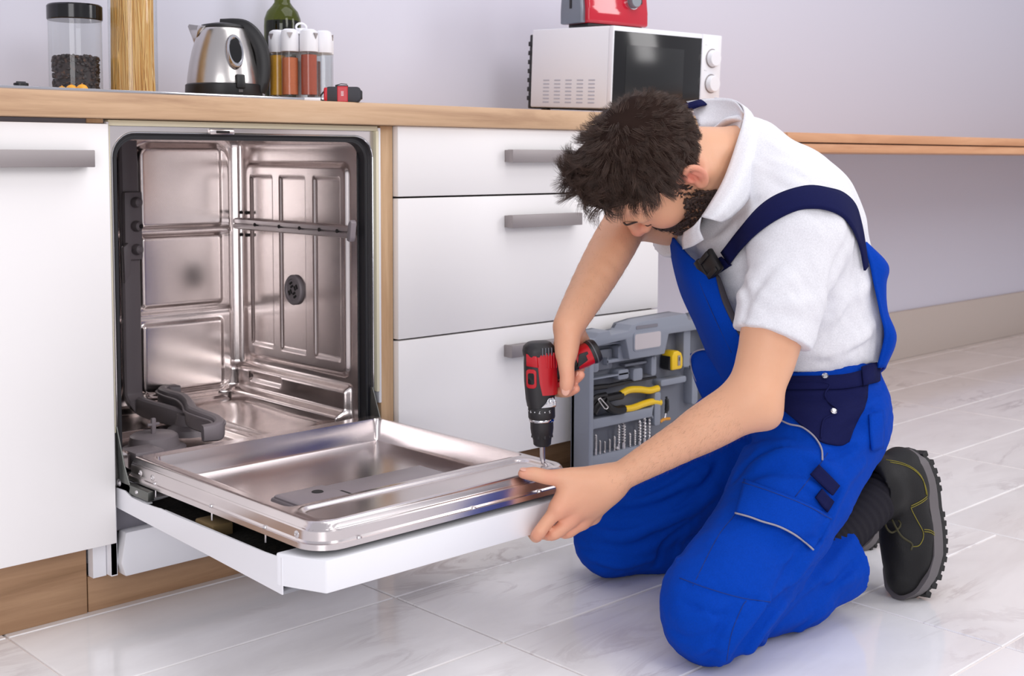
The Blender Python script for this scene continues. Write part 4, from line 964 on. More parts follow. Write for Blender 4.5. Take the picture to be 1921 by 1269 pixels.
M['stitch'] = mat('yellow_stitch', (132, 122, 40), .8); M['lace'] = mat('dark_lace', (58, 54, 30), .8); M['blue_thread'] = mat('blue_thread', (4, 44, 122), .8)
m = mat('hair', (46, 34, 30), .5); t_ = NT(m); n = t_.noise(t_.coord((90, 90, 90)), 1, 2); t_.col(t_.mix(n, srgb(42, 31, 27), srgb(100, 76, 64))); M['hair'] = m
M['arm_hair'] = mat('arm_hair', (110, 76, 56), .6)
m = mat('beard', (40, 30, 27), .6); t_ = NT(m); n = t_.noise(t_.coord((500, 500, 500)), 1, 2); t_.col(t_.ramp(n, [(.4, (24, 18, 17)), (.62, (84, 60, 50))])); t_.bump(n, .8, .002); M['beard'] = m
P0 = WP(1450, 1100, 2, 0)
man = thing('person', 'kneeling bearded man in white polo shirt and blue bib overalls using a drill', 'person', (float(P0[0]), float(P0[1]), 0))
FHv = np.array([-.92, .39, 0]); FHv /= np.linalg.norm(FHv); RR = np.array([-FHv[1]*-1, 0, 0]); RR = np.array([.39, .92, 0]); RR /= np.linalg.norm(RR)
hu = nrm(-.785*RT+.142*UP-.602*FW); hf = -.399*RT-.860*UP+.317*FW; hf = nrm(hf-(hf@hu)*hu); hl = np.cross(hu, hf)
HC = W(1236, 313, 2.22); HS = 1.05
def Hd(l, f, u): return HC+HS*(l*hl+f*hf+u*hu)
HR = np.stack([hl, hf, hu])
def H_ell(l, f, u, a, b_, c): return ell(Hd(l, f, u), HR, (a*HS, b_*HS, c*HS))
def H_cap(p, q, r1, r2): return cap(Hd(*p), Hd(*q), r1*HS, r2*HS)
def rot_about(v, ax, a):
    ax = nrm(ax); return v*math.cos(a)+np.cross(ax, v)*math.sin(a)+ax*(ax@v)*(1-math.cos(a))
# ---- joints
shL, elL, wrL = W(1500, 455, 2.14), W(1413, 752, 2.085), W(1140, 908, 2.13)
shR, elR, wrR = W(1375, 430, 2.47), W(1180, 408, 2.38), W(1066, 612, 2.19)
hipL, knL, anL = W(1560, 790, 2.28), W(1325, 1162, 2.05), W(1640, 965, 2.34)
hipR, knR, anR = W(1440, 790, 2.50), W(1150, 1008, 2.47), W(1490, 940, 2.66)
NB = W(1380, 305, 2.34)
TB = (W(1525, 775, 2.40), W(1506, 640, 2.37), W(1474, 520, 2.34), W(1452, 402, 2.33))
lerp = lambda a, b_, t: a+(b_-a)*t
def torso(S, g=0., k=.07):
    TR = np.stack([RR, FHv, [0, 0, 1]])
    up_ = nrm(TB[3]-TB[1]); fr = nrm(FHv-(FHv@up_)*up_); TR2 = np.stack([np.cross(fr, up_), fr, up_])
    S.add(ell(TB[1], TR2, (.148+g, .132+g, .15+g)), k); S.add(ell(TB[2], TR2, (.168+g, .142+g, .17+g)), k); S.add(ell(TB[3], TR2, (.178+g, .118+g, .122+g)), k)
    S.add(cap(NB+(W(1420, 300, 2.34)-NB)*.6, lerp(shL, TB[3], .12)+np.array([0, 0, .02]), .066+g, .070+g), .05); S.add(cap(NB, lerp(shR, TB[3], .1), .062+g, .068+g), .05)
    return S
# ---- body (one continuous mesh: head, neck, trunk, arms, hands, legs)
body = Shape()
body.add(H_ell(0, -.014, .040, .0755, .097, .086), .03)
body.add(H_ell(0, .040, .052, .060, .052, .05), .03)
body.add(H_ell(0, .034, -.022, .061, .064, .082), .03)
for s in (-1, 1):
    body.add(H_cap((s*.052, .005, -.058), (s*.016, .078, -.100), .019, .018), .025)
    body.add(H_ell(s*.040, .058, -.020, .026, .030, .026), .03)
    body.add(H_cap((s*.012, .094, .030), (s*.046, .078, .028), .011, .010), .014)
body.add(H_ell(0, .084, -.098, .018, .018, .017), .02)
for s in (-1, 1):
    body.sub(H_ell(s*.032, .108, .006, .017, .018, .012), .014)
    body.add(H_ell(s*.032, .080, .006, .0155, .0155, .0135), .004)
body.add(H_cap((0, .094, .024), (0, .119, -.020), .0085, .0115), .014)
body.add(H_ell(0, .117, -.023, .0125, .0115, .010), .008)
for s in (-1, 1): body.add(H_ell(s*.0125, .106, -.027, .0085, .0105, .0075), .006); body.sub(H_ell(s*.0065, .112, -.0345, .0035, .0055, .004), .003)
body.add(H_cap((-.020, .089, -.056), (.020, .089, -.056), .0075, .0075), .008); body.add(H_ell(0, .096, -.0545, .017, .007, .0055), .006); body.add(H_ell(0, .093, -.066, .017, .008, .006), .006)
body.sub(H_cap((-.022, .101, -.0605), (.022, .101, -.0605), .0022, .0022), .004)
for s in (-1, 1):   # ears
    e0 = np.array([s*.078, -.016, -.002]); up_e = nrm(np.array([0, -.22, 1.])); bk = nrm(np.array([s*.55, -.85, -.18]))
    Lo = lambda a, b_, o=0: tuple(e0+up_e*a+bk*b_+np.array([s*o, 0, 0]))
    axw = nrm(hl*bk[0]+hf*bk[1]+hu*bk[2]); axu = nrm(hl*up_e[0]+hf*up_e[1]+hu*up_e[2]); axu = nrm(axu-(axu@axw)*axw); axn = np.cross(axw, axu)
    body.add(ell(Hd(*Lo(.002, .010)), np.stack([axw, axu, axn]), (.0165*HS, .029*HS, .0055*HS)), .006)
    body.sub(ell(Hd(*Lo(.002, .008, .004)), np.stack([axw, axu, axn]), (.010*HS, .018*HS, .005*HS)), .004)
    rim = [Lo(-.004, -.002, .003), Lo(.012, -.002, .003), Lo(.026, .004, .003), Lo(.030, .014, .002), Lo(.024, .024, .001), Lo(.008, .027, 0), Lo(-.010, .022, 0), Lo(-.020, .013, .001), Lo(-.026, .006, .001), Lo(-.022, .0, .001)]
    rs_ = [.0036, .0036, .004, .0042, .0042, .004, .004, .0052, .006, .0045]
    body.chain([Hd(*q) for q in spline(rim, 2)], [rs_[min(9, i//2)]*HS for i in range(19)], .004)
    body.add(ell(Hd(*Lo(.003, -.002, .003)), np.stack([axw, axu, axn]), (.004*HS, .006*HS, .004*HS)), .004)
    body.chain([Hd(*q) for q in (Lo(-.010, .012, .002), Lo(.002, .0165, .002), Lo(.014, .014, .002))], [.0032, .0034, .003], .004)
NHEAD = len(body.ops)
body.add(cap(Hd(0, -.028, -.05), NB, .056, .066), .035)
for s in (-1, 1): body.add(cap(Hd(s*.052, -.03, -.03), lerp(NB, TB[2], .3)+s*.0*hl, .018, .02), .03)
torso(body, -.028)
body.add(ell(TB[0], np.stack([RR, FHv, [0, 0, 1]]), (.125, .09, .1)), .06)
# arms
body.chain([shL, lerp(shL, elL, .5), lerp(shL, elL, .85), elL], [.054, .051, .046, .043], .03)
body.add(ell(lerp(shL, elL, .6)+.006*FHv, np.stack([nrm(elL-shL), RR, FHv]), (.08, .036, .042)), .02)
body.add(ell(W(1440, 780, 2.095), np.eye(3), (.022, .022, .022)), .03)
fa = nrm(wrL-elL); flatL = nrm(np.cross(fa, FW))
body.chain([elL, lerp(elL, wrL, .22), lerp(elL, wrL, .42), lerp(elL, wrL, .68), lerp(elL, wrL, .88), wrL], [.042, .041, .0365, .0295, .0245, .0255], .02)
body.add(cap(lerp(elL, wrL, .02)+.012*UP, lerp(elL, wrL, .35)+.004*UP, .029, .022), .03)
body.chain([shR, lerp(shR, elR, .5), elR], [.054, .048, .039], .03)
body.chain([elR, lerp(elR, wrR, .25), lerp(elR, wrR, .55), lerp(elR, wrR, .85), wrR], [.040, .042, .0385, .0315, .0265], .02)
# legs, slimmer than the trousers that cover them
body.chain([TB[0], hipL, lerp(hipL, knL, .5), knL, W(1490, 1088, 2.18), W(1570, 1015, 2.27)], [.08, .085, .07, .05, .04, .03], .04)
body.chain([TB[0], hipR, lerp(hipR, knR, .5), knR, W(1400, 965, 2.61)], [.08, .085, .07, .05, .03], .04)
# left hand: thumb on top of the pan, fingers under the control panel
HANDL = {}
def finger(name, pts, rs, k=.006):
    HANDL[name] = [np.asarray(p, float) for p in pts]; body.chain(HANDL[name], rs, k)
mcpL = {'index': W(1048, 955, 2.105), 'middle': W(1070, 974, 2.12), 'ring': W(1092, 978, 2.145), 'pinky': W(1112, 968, 2.165)}
for k_, q in mcpL.items():
    body.chain([wrL, lerp(wrL, q, .5), q], [.021, .017, .0125], .022)
body.chain([W(1112, 906, 2.12), W(1068, 918, 2.112), W(1050, 950, 2.107)], [.020, .016, .012], .022)
finger('thumb', [W(1116, 900, 2.12), W(1074, 896, 2.115), W(1030, 896, 2.11), W(1003, 890, 2.108), W(981, 889, 2.108)], [.021, .0165, .0125, .0115, .0085], .012)
def under(u_, x_, y_, z_): return np.array([x_, y_, z_])
finger('index', [mcpL['index'], W(1026, 980, 2.098), W(1009, 1003, 2.095), np.array([.482, -.588, .1785]), np.array([.495, -.562, .180])], [.0128, .0108, .0105, .0092, .0075])
finger('middle', [mcpL['middle'], W(1052, 993, 2.11), W(1034, 1003, 2.112), np.array([.508, -.578, .1778]), np.array([.516, -.55, .180])], [.013, .0112, .0106, .0094, .0078])
finger('ring', [mcpL['ring'], W(1078, 990, 2.135), W(1060, 1000, 2.14), np.array([.538, -.570, .1778]), np.array([.541, -.542, .180])], [.0125, .0108, .0102, .009, .0075])
finger('pinky', [mcpL['pinky'], W(1100, 978, 2.155), W(1086, 988, 2.165), np.array([.572, -.558, .1780]), np.array([.57, -.534, .180])], [.0115, .0095, .009, .008, .0068])
# right hand on the drill handle
palmR = W(1062, 655, 2.205)
mcpR = {'index': W(1046, 672, 2.235), 'middle': W(1064, 660, 2.248), 'ring': W(1082, 652, 2.255), 'pinky': W(1098, 648, 2.258)}
for k_, q in mcpR.items(): body.chain([wrR, lerp(wrR, q, .55)+.004*UP, q], [.015, .0145, .012], .012)
body.chain([wrR, W(1063, 640, 2.185), W(1062, 662, 2.172)], [.020, .0185, .016], .012)
finger('thumbR', [W(1064, 645, 2.178), W(1062, 680, 2.160), W(1064, 706, 2.153), W(1063, 722, 2.152), W(1062, 733, 2.153)], [.020, .0145, .0122, .0115, .0088], .012)
finger('indexR', [mcpR['index'], W(1036, 702, 2.25), W(1040, 731, 2.222), W(1062, 736, 2.188), W(1080, 730, 2.172)], [.012, .0105, .0098, .0092, .0078])
finger('middleR', [mcpR['middle'], W(1052, 690, 2.262), W(1058, 713, 2.24), W(1076, 712, 2.186), W(1089, 704, 2.168)], [.0125, .011, .0102, .0094, .0080])
finger('ringR', [mcpR['ring'], W(1074, 678, 2.268), W(1081, 694, 2.25), W(1086, 694, 2.236), W(1089, 691, 2.228)], [.012, .0105, .0098, .009, .0076])
finger('pinkyR', [mcpR['pinky'], W(1094, 666, 2.27), W(1098, 680, 2.255), W(1102, 680, 2.242), W(1104, 677, 2.235)], [.011, .0092, .0086, .0078, .0066])
# tendons and knuckles
for q in mcpL.values(): body.add(ell(q+.004*UP*0-.004*FW, np.eye(3), (.010, .010, .010)), .012)
tn = []
for q in mcpL.values():
    a_ = lerp(wrL, q, .25)-.018*FW+.004*UP; b_ = q-.011*FW; tn.append((np.array([a_, lerp(a_, b_, .5)-.002*FW, b_]), .0016, .0035))
tn.append((np.array([W(1180, 878, 2.085), W(1140, 893, 2.105), W(1100, 890, 2.105), W(1070, 884, 2.105)])-.012*FW+.004*UP, .0012, .004))
tn.append((np.array([W(1250, 850, 2.07), W(1200, 890, 2.075), W(1150, 925, 2.085), W(1120, 940, 2.09)])-.02*FW, .0012, .0035))
body.mod(folds(tn))
bo, bV, bF = solid('body', body, (.15, -1.05, -.02), (1.55, .05, 1.05), .0029, 'skin', man)
# tint: redder ears, nose, cheeks, knuckles and fingertips; lips; nails; stubble
def blob(V, c, r): return np.exp(-((V-c)**2).sum(1)/(r*r))
T = np.tile(np.array(srgb(224, 170, 136)[:3]), (len(bV), 1))
def lay(w, col):
    global T
    T = T*(1-w[:, None])+np.array(srgb(*col)[:3])*w[:, None]
for s in (-1, 1): lay(.75*blob(bV, Hd(s*.085, -.024, .004), .034), (226, 128, 112)); lay(.45*blob(bV, Hd(s*.042, .075, -.02), .03), (224, 140, 118))
lay(.75*blob(bV, Hd(0, .119, -.022), .022), (226, 136, 118)); lay(.5*blob(bV, Hd(0, .085, .06), .05), (230, 168, 144))
lay(np.clip(1.5*blob(bV, Hd(0, .100, -.060), .014), 0, .8), (190, 108, 98))
for k_, L in HANDL.items():
    lay(.5*blob(bV, L[2], .016), (222, 138, 118)); lay(.55*blob(bV, L[-1], .016), (228, 148, 132))
for q in mcpL.values(): lay(.5*blob(bV, q, .018), (224, 140, 120))
lay(.3*blob(bV, mcpR['index'], .05), (226, 150, 128)); lay(.3*blob(bV, mcpL['middle'], .07), (226, 148, 124)); lay(.25*blob(bV, palmR, .06), (226, 150, 126))
ca = bo.data.color_attributes.new('tint', 'FLOAT_COLOR', 'POINT')
if len(bo.data.vertices) == len(T): ca.data.foreach_set('color', np.concatenate([T, np.ones((len(T), 1))], 1).astype(f32).ravel())
# fine hair on the forearms
cenB = bV[bF].mean(1); nB = np.cross(bV[bF[:, 2]]-bV[bF[:, 0]], bV[bF[:, 3]]-bV[bF[:, 1]]); nB /= np.linalg.norm(nB, axis=1, keepdims=True)+1e-12
rsA = np.random.RandomState(8); ARM = []
for a_, b_, n_ in ((elL, wrL, 2000), (elR, wrR, 1200)):
    ab = b_-a_; t_a = ((cenB-a_)@ab)/(ab@ab); dd = np.linalg.norm(cenB-a_-t_a[:, None]*ab, axis=1); ARM.append((np.flatnonzero((t_a > .12) & (t_a < .95) & (dd < .052)), nrm(ab), n_))
# nails
def nail(c, along, out, w, l):
    b = B(); a = nrm(along); o = nrm(out-(out@a)*a); s = np.cross(a, o)
    X = Matrix(((s[0], a[0], o[0], c[0]), (s[1], a[1], o[1], c[1]), (s[2], a[2], o[2], c[2]), (0, 0, 0, 1)))
    bmesh.ops.create_uvsphere(b, u_segments=12, v_segments=8, radius=1, matrix=X @ Matrix.Diagonal((w, l, .0016, 1))); fin('nail', b, 'nail', bo, ang=None)
M['nail'] = mat('nail', (226, 172, 152), .35)
def nail_on(L, out, w=.0052, l=.0062, r=.0082): a = L[-1]-L[-2]; nail(L[-1]-nrm(a)*.001+nrm(out-(out@nrm(a))*nrm(a))*r, a, out, w, l)
nail_on(HANDL['thumbR'], -FW-.15*RT, .0074, .0092, .0088); nail_on(HANDL['indexR'], -FW+.5*UP, .0048, .0055, .0074); nail_on(HANDL['middleR'], -FW+.6*UP, .0048, .0055, .0076); nail_on(HANDL['thumb'], UP-.4*FW, .0058, .0070, .0085)
# eyebrows and lash lines
for s in (-1, 1):
    b = B(); L = spline([Hd(s*.014, .107, .028), Hd(s*.028, .104, .034), Hd(s*.042, .092, .034), Hd(s*.052, .080, .028)], 5); tube(b, [tuple(q) for q in L], [(.0026, .0016)]*4+[(.0030, .0017)]*(len(L)-7)+[(.0015, .001)]*3, 8, up=tuple(hf)); fin('eyebrow', b, 'beard', bo)
    b = B(); L = spline([Hd(s*.018, .0935, .001), Hd(s*.026, .0965, -.003), Hd(s*.036, .0955, -.003), Hd(s*.046, .088, .001)], 5); tube(b, [tuple(q) for q in L], .0011, 6); fin('eyelashes', b, 'hair', bo)
# ---- hair volume and strands
def to_head(P): q = (np.asarray(P)-HC)/HS; return q@hl, q@hf, q@hu
hair = Shape(); hair.add(H_ell(0, -.012, .048, .086, .106, .094), .03); hair.add(H_ell(0, .055, .098, .066, .050, .040), .04)
for s in (-1, 1): hair.add(H_cap((s*.076, .012, .02), (s*.072, .020, -.022), .012, .009), .02)
def hair_cut(P, d):
    q = (P-HC.astype(f32))/f32(HS); l = np.abs(q@hl.astype(f32)); f_ = q@hf.astype(f32); u_ = q@hu.astype(f32)
    # front hairline, temple, ear arch, nape
    front = (f_-.040)*.80-(u_-.084)*.75-.12*(l-.03)
    fr2 = np.where(u_ < .07, f_-(.050+.55*(u_-.02))+0*l, -1.)
    lower = -(u_-np.where(f_ > .0, np.where(f_ < .028, -.03, .012), np.where(f_ > -.035, .034-.3*(f_+.035)*0, -.045)))
    cutv = np.maximum(front, lower*.8)
    return np.maximum(d, cutv.astype(f32))
hair.mod(hair_cut); hair.mod(waves(.0022, 90, 5))
M['hair_base'] = mat('hair_base', (44, 32, 28), .9, 0, **{'Specular IOR Level': .05})
ho_, hV, hF = solid('hair', hair, HC-.2, HC+.2, .0034, 'hair_base', man)
def strands(name, roots, dirs, length, r, seg, curl, mt, parent, seed=1, clumps=0, spread=.5):
    # locks of hair: strands share the bend of their lock and draw together towards its tip
    rs = np.random.RandomState(seed); n = len(roots); cl = np.arange(n)
    if clumps:
        sd = rs.choice(n, clumps, replace=False); cl = np.concatenate([((q[:, None]-roots[sd][None])**2).sum(2).argmin(1) for q in np.array_split(roots, 20)])
        dn = rs.normal(0, 1, (clumps, 3))[cl]*(.10+7*np.clip(length-.020, 0, .03))[:, None]; dirs = dirs[sd][cl]*.7+dirs*.3+dn; dirs /= np.linalg.norm(dirs, axis=1, keepdims=True)
        ax = rs.normal(0, 1, (clumps, 3))[cl]+rs.normal(0, .25, (n, 3)); curl = curl[sd][cl]*.8+curl*.2
    else: ax = rs.normal(0, 1, (n, 3))
    D_ = dirs; ax -= (ax*D_).sum(1, keepdims=True)*D_; ax /= np.linalg.norm(ax, axis=1, keepdims=True); P = roots.copy(); pts = [P.copy()]
    stp = (length/seg) if np.ndim(length) == 0 else (length/seg)[:, None]
    for i in range(seg):
        D_ = D_+curl[:, None]*np.cross(D_, ax); D_ /= np.linalg.norm(D_, axis=1, keepdims=True); P = P+D_*stp; pts.append(P.copy())
    pts = np.stack(pts, 1)
    if clumps:
        base = pts[sd][cl]; w = (np.linspace(0, 1, seg+1)**1.2*spread)[None, :, None]; pts = pts*(1-w)+base*w
    tdir = np.gradient(pts, axis=1); a = np.cross(tdir, rs.normal(0, 1, (n, 1, 3))); a /= np.linalg.norm(a, axis=2, keepdims=True)+1e-9; c = np.cross(tdir, a); c /= np.linalg.norm(c, axis=2, keepdims=True)+1e-9
    rr = (r*(1-.8*np.linspace(0, 1, seg+1)**2))[None, :, None]
    V = np.stack([pts+rr*(a*math.cos(q)+c*math.sin(q)) for q in (0, 2.094, 4.189)], 2).reshape(-1, 3)
    base = (np.arange(n)*(seg+1)*3)[:, None, None]+(np.arange(seg)*3)[None, :, None]
    F = np.concatenate([np.stack([base+k, base+(k+1) % 3, base+3+(k+1) % 3, base+3+k], -1).reshape(-1, 4) for k in range(3)])
    me = mesh_np(name, V, F); o = link_mesh(name, me, mt, parent, ang=None); o['kind'] = 'stuff'; return o
rs = np.random.RandomState(3)
cen = hV[hF].mean(1); nr = np.cross(hV[hF[:, 2]]-hV[hF[:, 0]], hV[hF[:, 3]]-hV[hF[:, 1]]); nr /= np.linalg.norm(nr, axis=1, keepdims=True)+1e-12
l_, f_, u_ = to_head(cen)
outn = np.stack([l_, f_, u_-.03], 1); outn /= np.linalg.norm(outn, axis=1, keepdims=True); on = outn@HR
vis = np.flatnonzero(((nr*on).sum(1) > .25) & ~((f_ > .045) & (u_ < .098)))
pick = rs.choice(vis, 23000); R0 = cen[pick]; N0 = on[pick]; lf, ff, uf = l_[pick], f_[pick], u_[pick]
# comb: away from the whorl at the back of the crown, forward over the top and down the sides
wh = np.array([.0, -.055, .12]); flow = np.stack([lf-wh[0], ff-wh[1], uf-wh[2]], 1)@HR; flow -= (flow*N0).sum(1, keepdims=True)*N0; flow /= np.linalg.norm(flow, axis=1, keepdims=True)+1e-9
top = sstep(.02, .09, uf)*sstep(-.09, .06, ff)
frt = sstep(.0, .06, ff)*sstep(.03, .08, uf); D0 = flow*(1-.75*frt)[:, None]+(hu*.75+hf*.45)*frt[:, None]+N0*(.10+.22*top)[:, None]+rs.normal(0, .10, R0.shape); D0 /= np.linalg.norm(D0, axis=1, keepdims=True)
sh_ = sstep(-.03, .03, uf)
ln_ = .006+.016*sh_+.022*top+rs.uniform(0, .006, len(R0))*(.3+top)
strands('hair_strands', R0-N0*.003, D0, ln_, .00027, 7, rs.normal(.05, .10, len(R0))+.30*frt*rs.uniform(.2, 1.6, len(R0)), 'hair', ho_, clumps=900, spread=.22)
for ix, ab, n_ in ARM:
    pk = rsA.choice(ix, n_); D0 = nB[pk]*.35+ab*.8+np.array([0, 0, -.45])+rsA.normal(0, .3, (n_, 3)); D0 /= np.linalg.norm(D0, axis=1, keepdims=True)
    strands('arm_hair', cenB[pk], D0, .004+rsA.uniform(0, .006, n_), .00005, 4, rsA.normal(0, .15, n_), 'arm_hair', bo, seed=4)
# ---- beard: thin volume on the jaw plus short strands
beard = Shape(); beard.ops = [(o, p, k) for o, p, k in body.ops[:NHEAD+1]]
def beard_cut(P, d):
    q = (P-HC.astype(f32))/f32(HS); l = np.abs(q@hl.astype(f32)); f_ = q@hf.astype(f32); u_ = q@hu.astype(f32)
    line = np.where(f_ < .03, -.022+0*f_, np.where(f_ < .07, -.022-(f_-.03)*.75, -.052))
    up_ = (u_-line)*.8
    mous = np.maximum(np.maximum(u_+.041, -(u_+.056)), np.maximum(l-.026, .088-f_))
    lipz = np.maximum(np.maximum(u_+.055, -(u_+.071)), l-.021)
    back = (-.004-f_+.15*(u_+.06))*.9; side = np.maximum(up_, back)
    burn = np.maximum(np.maximum(np.abs(f_-.010)-.012, u_-.02), -(u_+.05))
    reg = np.minimum(np.minimum(side, mous), np.maximum(burn, .058-l))
    reg = np.maximum(reg, -np.where(f_ > .085, lipz, -1.)*0-np.where(f_ > .07, -lipz*-1, 1.)*0)
    low = -(u_+.132)
    th = np.where(u_ > -.03, .0026, .0068).astype(f32)
    return np.maximum(np.maximum(d-th, -(d+.006)), np.maximum(reg, low).astype(f32))
beard.mod(beard_cut); beard.mod(waves(.0008, 500, 9))
bd_, dV, dF = solid('beard', beard, HC-.17, HC+.17, .0022, 'beard', man, pad=2.2)
cen = dV[dF].mean(1); nr = np.cross(dV[dF[:, 2]]-dV[dF[:, 0]], dV[dF[:, 3]]-dV[dF[:, 1]]); nr /= np.linalg.norm(nr, axis=1, keepdims=True)+1e-12
q_ = cen-Hd(0, .02, -.04); ok = np.flatnonzero((nr*q_).sum(1) > 0); pick = rs.choice(ok, min(9000, len(ok))); D0 = nr[pick]*.6-.8*hu+.3*hf+rs.normal(0, .4, (len(pick), 3)); D0 /= np.linalg.norm(D0, axis=1, keepdims=True)
strands('beard_strands', cen[pick]-nr[pick]*.001, D0, .004+rs.uniform(0, .005, len(pick)), .00016, 4, rs.normal(0, .25, len(pick)), 'hair', bd_)
# ---- shirt
shirt = Shape(); torso(shirt, .010)
def sleeve(S, a, b_, ra, rb, hem):
    fn, c, r = cap(a, b_, ra, rb); n = nrm(b_-a).astype(f32); o = f32(n@hem)
    S.add((lambda P: np.maximum(fn(P), P@n-o), c, r), .035)
hemL = W(1448, 634, 2.10); dirL = nrm(elL-shL)
sleeve(shirt, shL+.0*UP, W(1440, 660, 2.10), .080, .066, hemL)
sleeve(shirt, shR, lerp(shR, elR, .75), .076, .066, lerp(shR, elR, .62))
shirt.sub(cap(lerp(shL, elL, .56), hemL+dirL*.06, .047, .0575), .004)
shirt.sub(cap(NB+(Hd(0, -.03, -.05)-NB)*-.05, Hd(0, -.03, -.05), .074, .085), .012)
bp = W(1560, 690, 2.25)
shirt.mod(plane_cut(np.array([.10, -.05, -1.0]), bp))
base_shirt = Shape(); base_shirt.ops = list(shirt.ops)
def FPA(f, L):
    S = [np.array(spline([np.array(q, float) for q in px], 4)) for px, a, w in L]; P = trace(f, np.concatenate(S))[0]; out = []; i = 0
    for q, (px, a, w) in zip(S, L): out.append((P[i:i+len(q)], a, w)); i += len(q)
    return out
sf = []
for px, a, w in (
    ([(1405, 580), (1418, 545), (1445, 505), (1475, 480)], -.004, .010), ([(1405, 575), (1440, 545), (1490, 520)], .004, .012), ([(1390, 520), (1400, 560), (1392, 610)], -.006, .008),
    ([(1556, 585), (1562, 520), (1590, 450)], -.008, .010), ([(1565, 600), (1600, 560), (1640, 520)], .005, .014), ([(1545, 640), (1580, 610), (1600, 560), (1606, 500)], -.006, .011),
    ([(1520, 660), (1565, 668), (1610, 640), (1645, 600)], .006, .013), ([(1540, 680), (1590, 660), (1640, 640)], -.005, .010),
    ([(1300, 470), (1345, 450), (1390, 420)], .004, .010), ([(1330, 520), (1370, 520), (1410, 500)], -.004, .010), ([(1345, 560), (1380, 560), (1400, 540)], .005, .010), ([(1340, 440), (1380, 400), (1430, 370)], -.004, .009),
    ([(1450, 300), (1500, 320), (1550, 345)], .003, .012), ([(1430, 330), (1470, 350), (1520, 350)], -.003, .010), ([(1430, 600), (1470, 590), (1530, 610)], -.003, .010), ([(1440, 560), (1490, 570), (1545, 560)], .003, .012)):
    sf.append((px, a*1.35, w))
shirt.mod(folds(FPA(base_shirt, sf))); shirt.mod(waves(.0022, 42, 11)); shirt.mod(waves(.0008, 110, 12))
so, sV, sF = solid('polo_shirt', shirt, (.5, -1.1, .3), (1.5, .0, 1.0), .0036, 'white_jersey', man)
# sleeve band and shoulder seams
ux = nrm(np.cross(dirL, FW)); uy = np.cross(dirL, ux)
# collar: inner stand round the nape and the near leaf
patch('collar_stand', None, [[(1288, 190, 2.46), (1340, 185, 2.42), (1378, 190, 2.35), (1396, 212, 2.29)], [(1300, 206, 2.45), (1342, 202, 2.41), (1378, 207, 2.35), (1394, 222, 2.30)], [(1312, 240, 2.40), (1343, 238, 2.38), (1374, 242, 2.34), (1386, 252, 2.30)]], 14, 8, 0, .003, 'white_jersey', so, raw=True)
patch('collar_leaf', None, [[(1340, 184, 2.425), (1346, 188, 2.45), (1352, 204, 2.47)], [(1378, 189, 2.352), (1392, 200, 2.37), (1402, 222, 2.385)], [(1396, 211, 2.288), (1415, 226, 2.285), (1428, 258, 2.275)], [(1380, 274, 2.232), (1405, 285, 2.212), (1426, 306, 2.218)], [(1357, 338, 2.175), (1382, 348, 2.155), (1406, 370, 2.168)], [(1331, 384, 2.145), (1354, 392, 2.125), (1376, 404, 2.138)], [(1316, 407, 2.138), (1335, 412, 2.125), (1354, 417, 2.135)]], 10, 30, 0, .003, 'white_jersey', so, raw=True)
patch('collar_leaf', None, [[(1316, 407, 2.138), (1312, 430, 2.15), (1320, 450, 2.16)], [(1300, 425, 2.16), (1296, 440, 2.18), (1300, 462, 2.19)], [(1284, 436, 2.22), (1280, 450, 2.24), (1282, 468, 2.25)]], 8, 10, 0, .003, 'white_jersey', so, raw=True)
# ---- overalls
ov = Shape(); g = .016
TRp = np.stack([RR, FHv, [0, 0, 1]])
ov.add(ell(TB[0]-.016*RT, TRp, (.165, .122, .130)), .06); ov.add(ell(TB[1], TRp, (.150, .135, .15)), .05)
ov.chain([hipL-.008*RT, lerp(hipL, knL, .5)+.008*RT, W(1352, 1118, 2.065)], [.110, .101, .080], .06); ov.add(cap(W(1352, 1118, 2.065), knL+.006*RT, .080, .076), .05)
ov.chain([hipR, lerp(hipR, knR, .5)+.01*UP, knR], [.115, .100, .078], .06)
def leg(S, pts, rs_, end):
    n = nrm(pts[-1]-pts[-2]).astype(f32); o = f32(n@end)
    for i in range(len(pts)-1):
        fn, c, r = cap(pts[i], pts[i+1], rs_[i], rs_[i+1]); S.add((lambda P, fn=fn: np.maximum(fn(P), P@n-o), c, r), .012)
leg(ov, [knL+.018*FW, W(1488, 1092, 2.222), W(1636, 1002, 2.36)], [.072, .078, .084], W(1560, 1047, 2.29))
leg(ov, [knR, W(1300, 1005, 2.56), W(1460, 950, 2.66)], [.074, .074, .078], W(1440, 955, 2.64))
ov.sub(cap(W(1560, 1042, 2.29), W(1680, 975, 2.39), .055, .080), .006)
ov.mod(plane_cut(np.array([0, 0, -1.0]), (0, 0, .003)))
ov.mod(plane_cut(np.array([-.10, .05, 1.0]), W(1560, 683, 2.25)))
base_ov = Shape(); base_ov.ops = list(ov.ops)
of = []
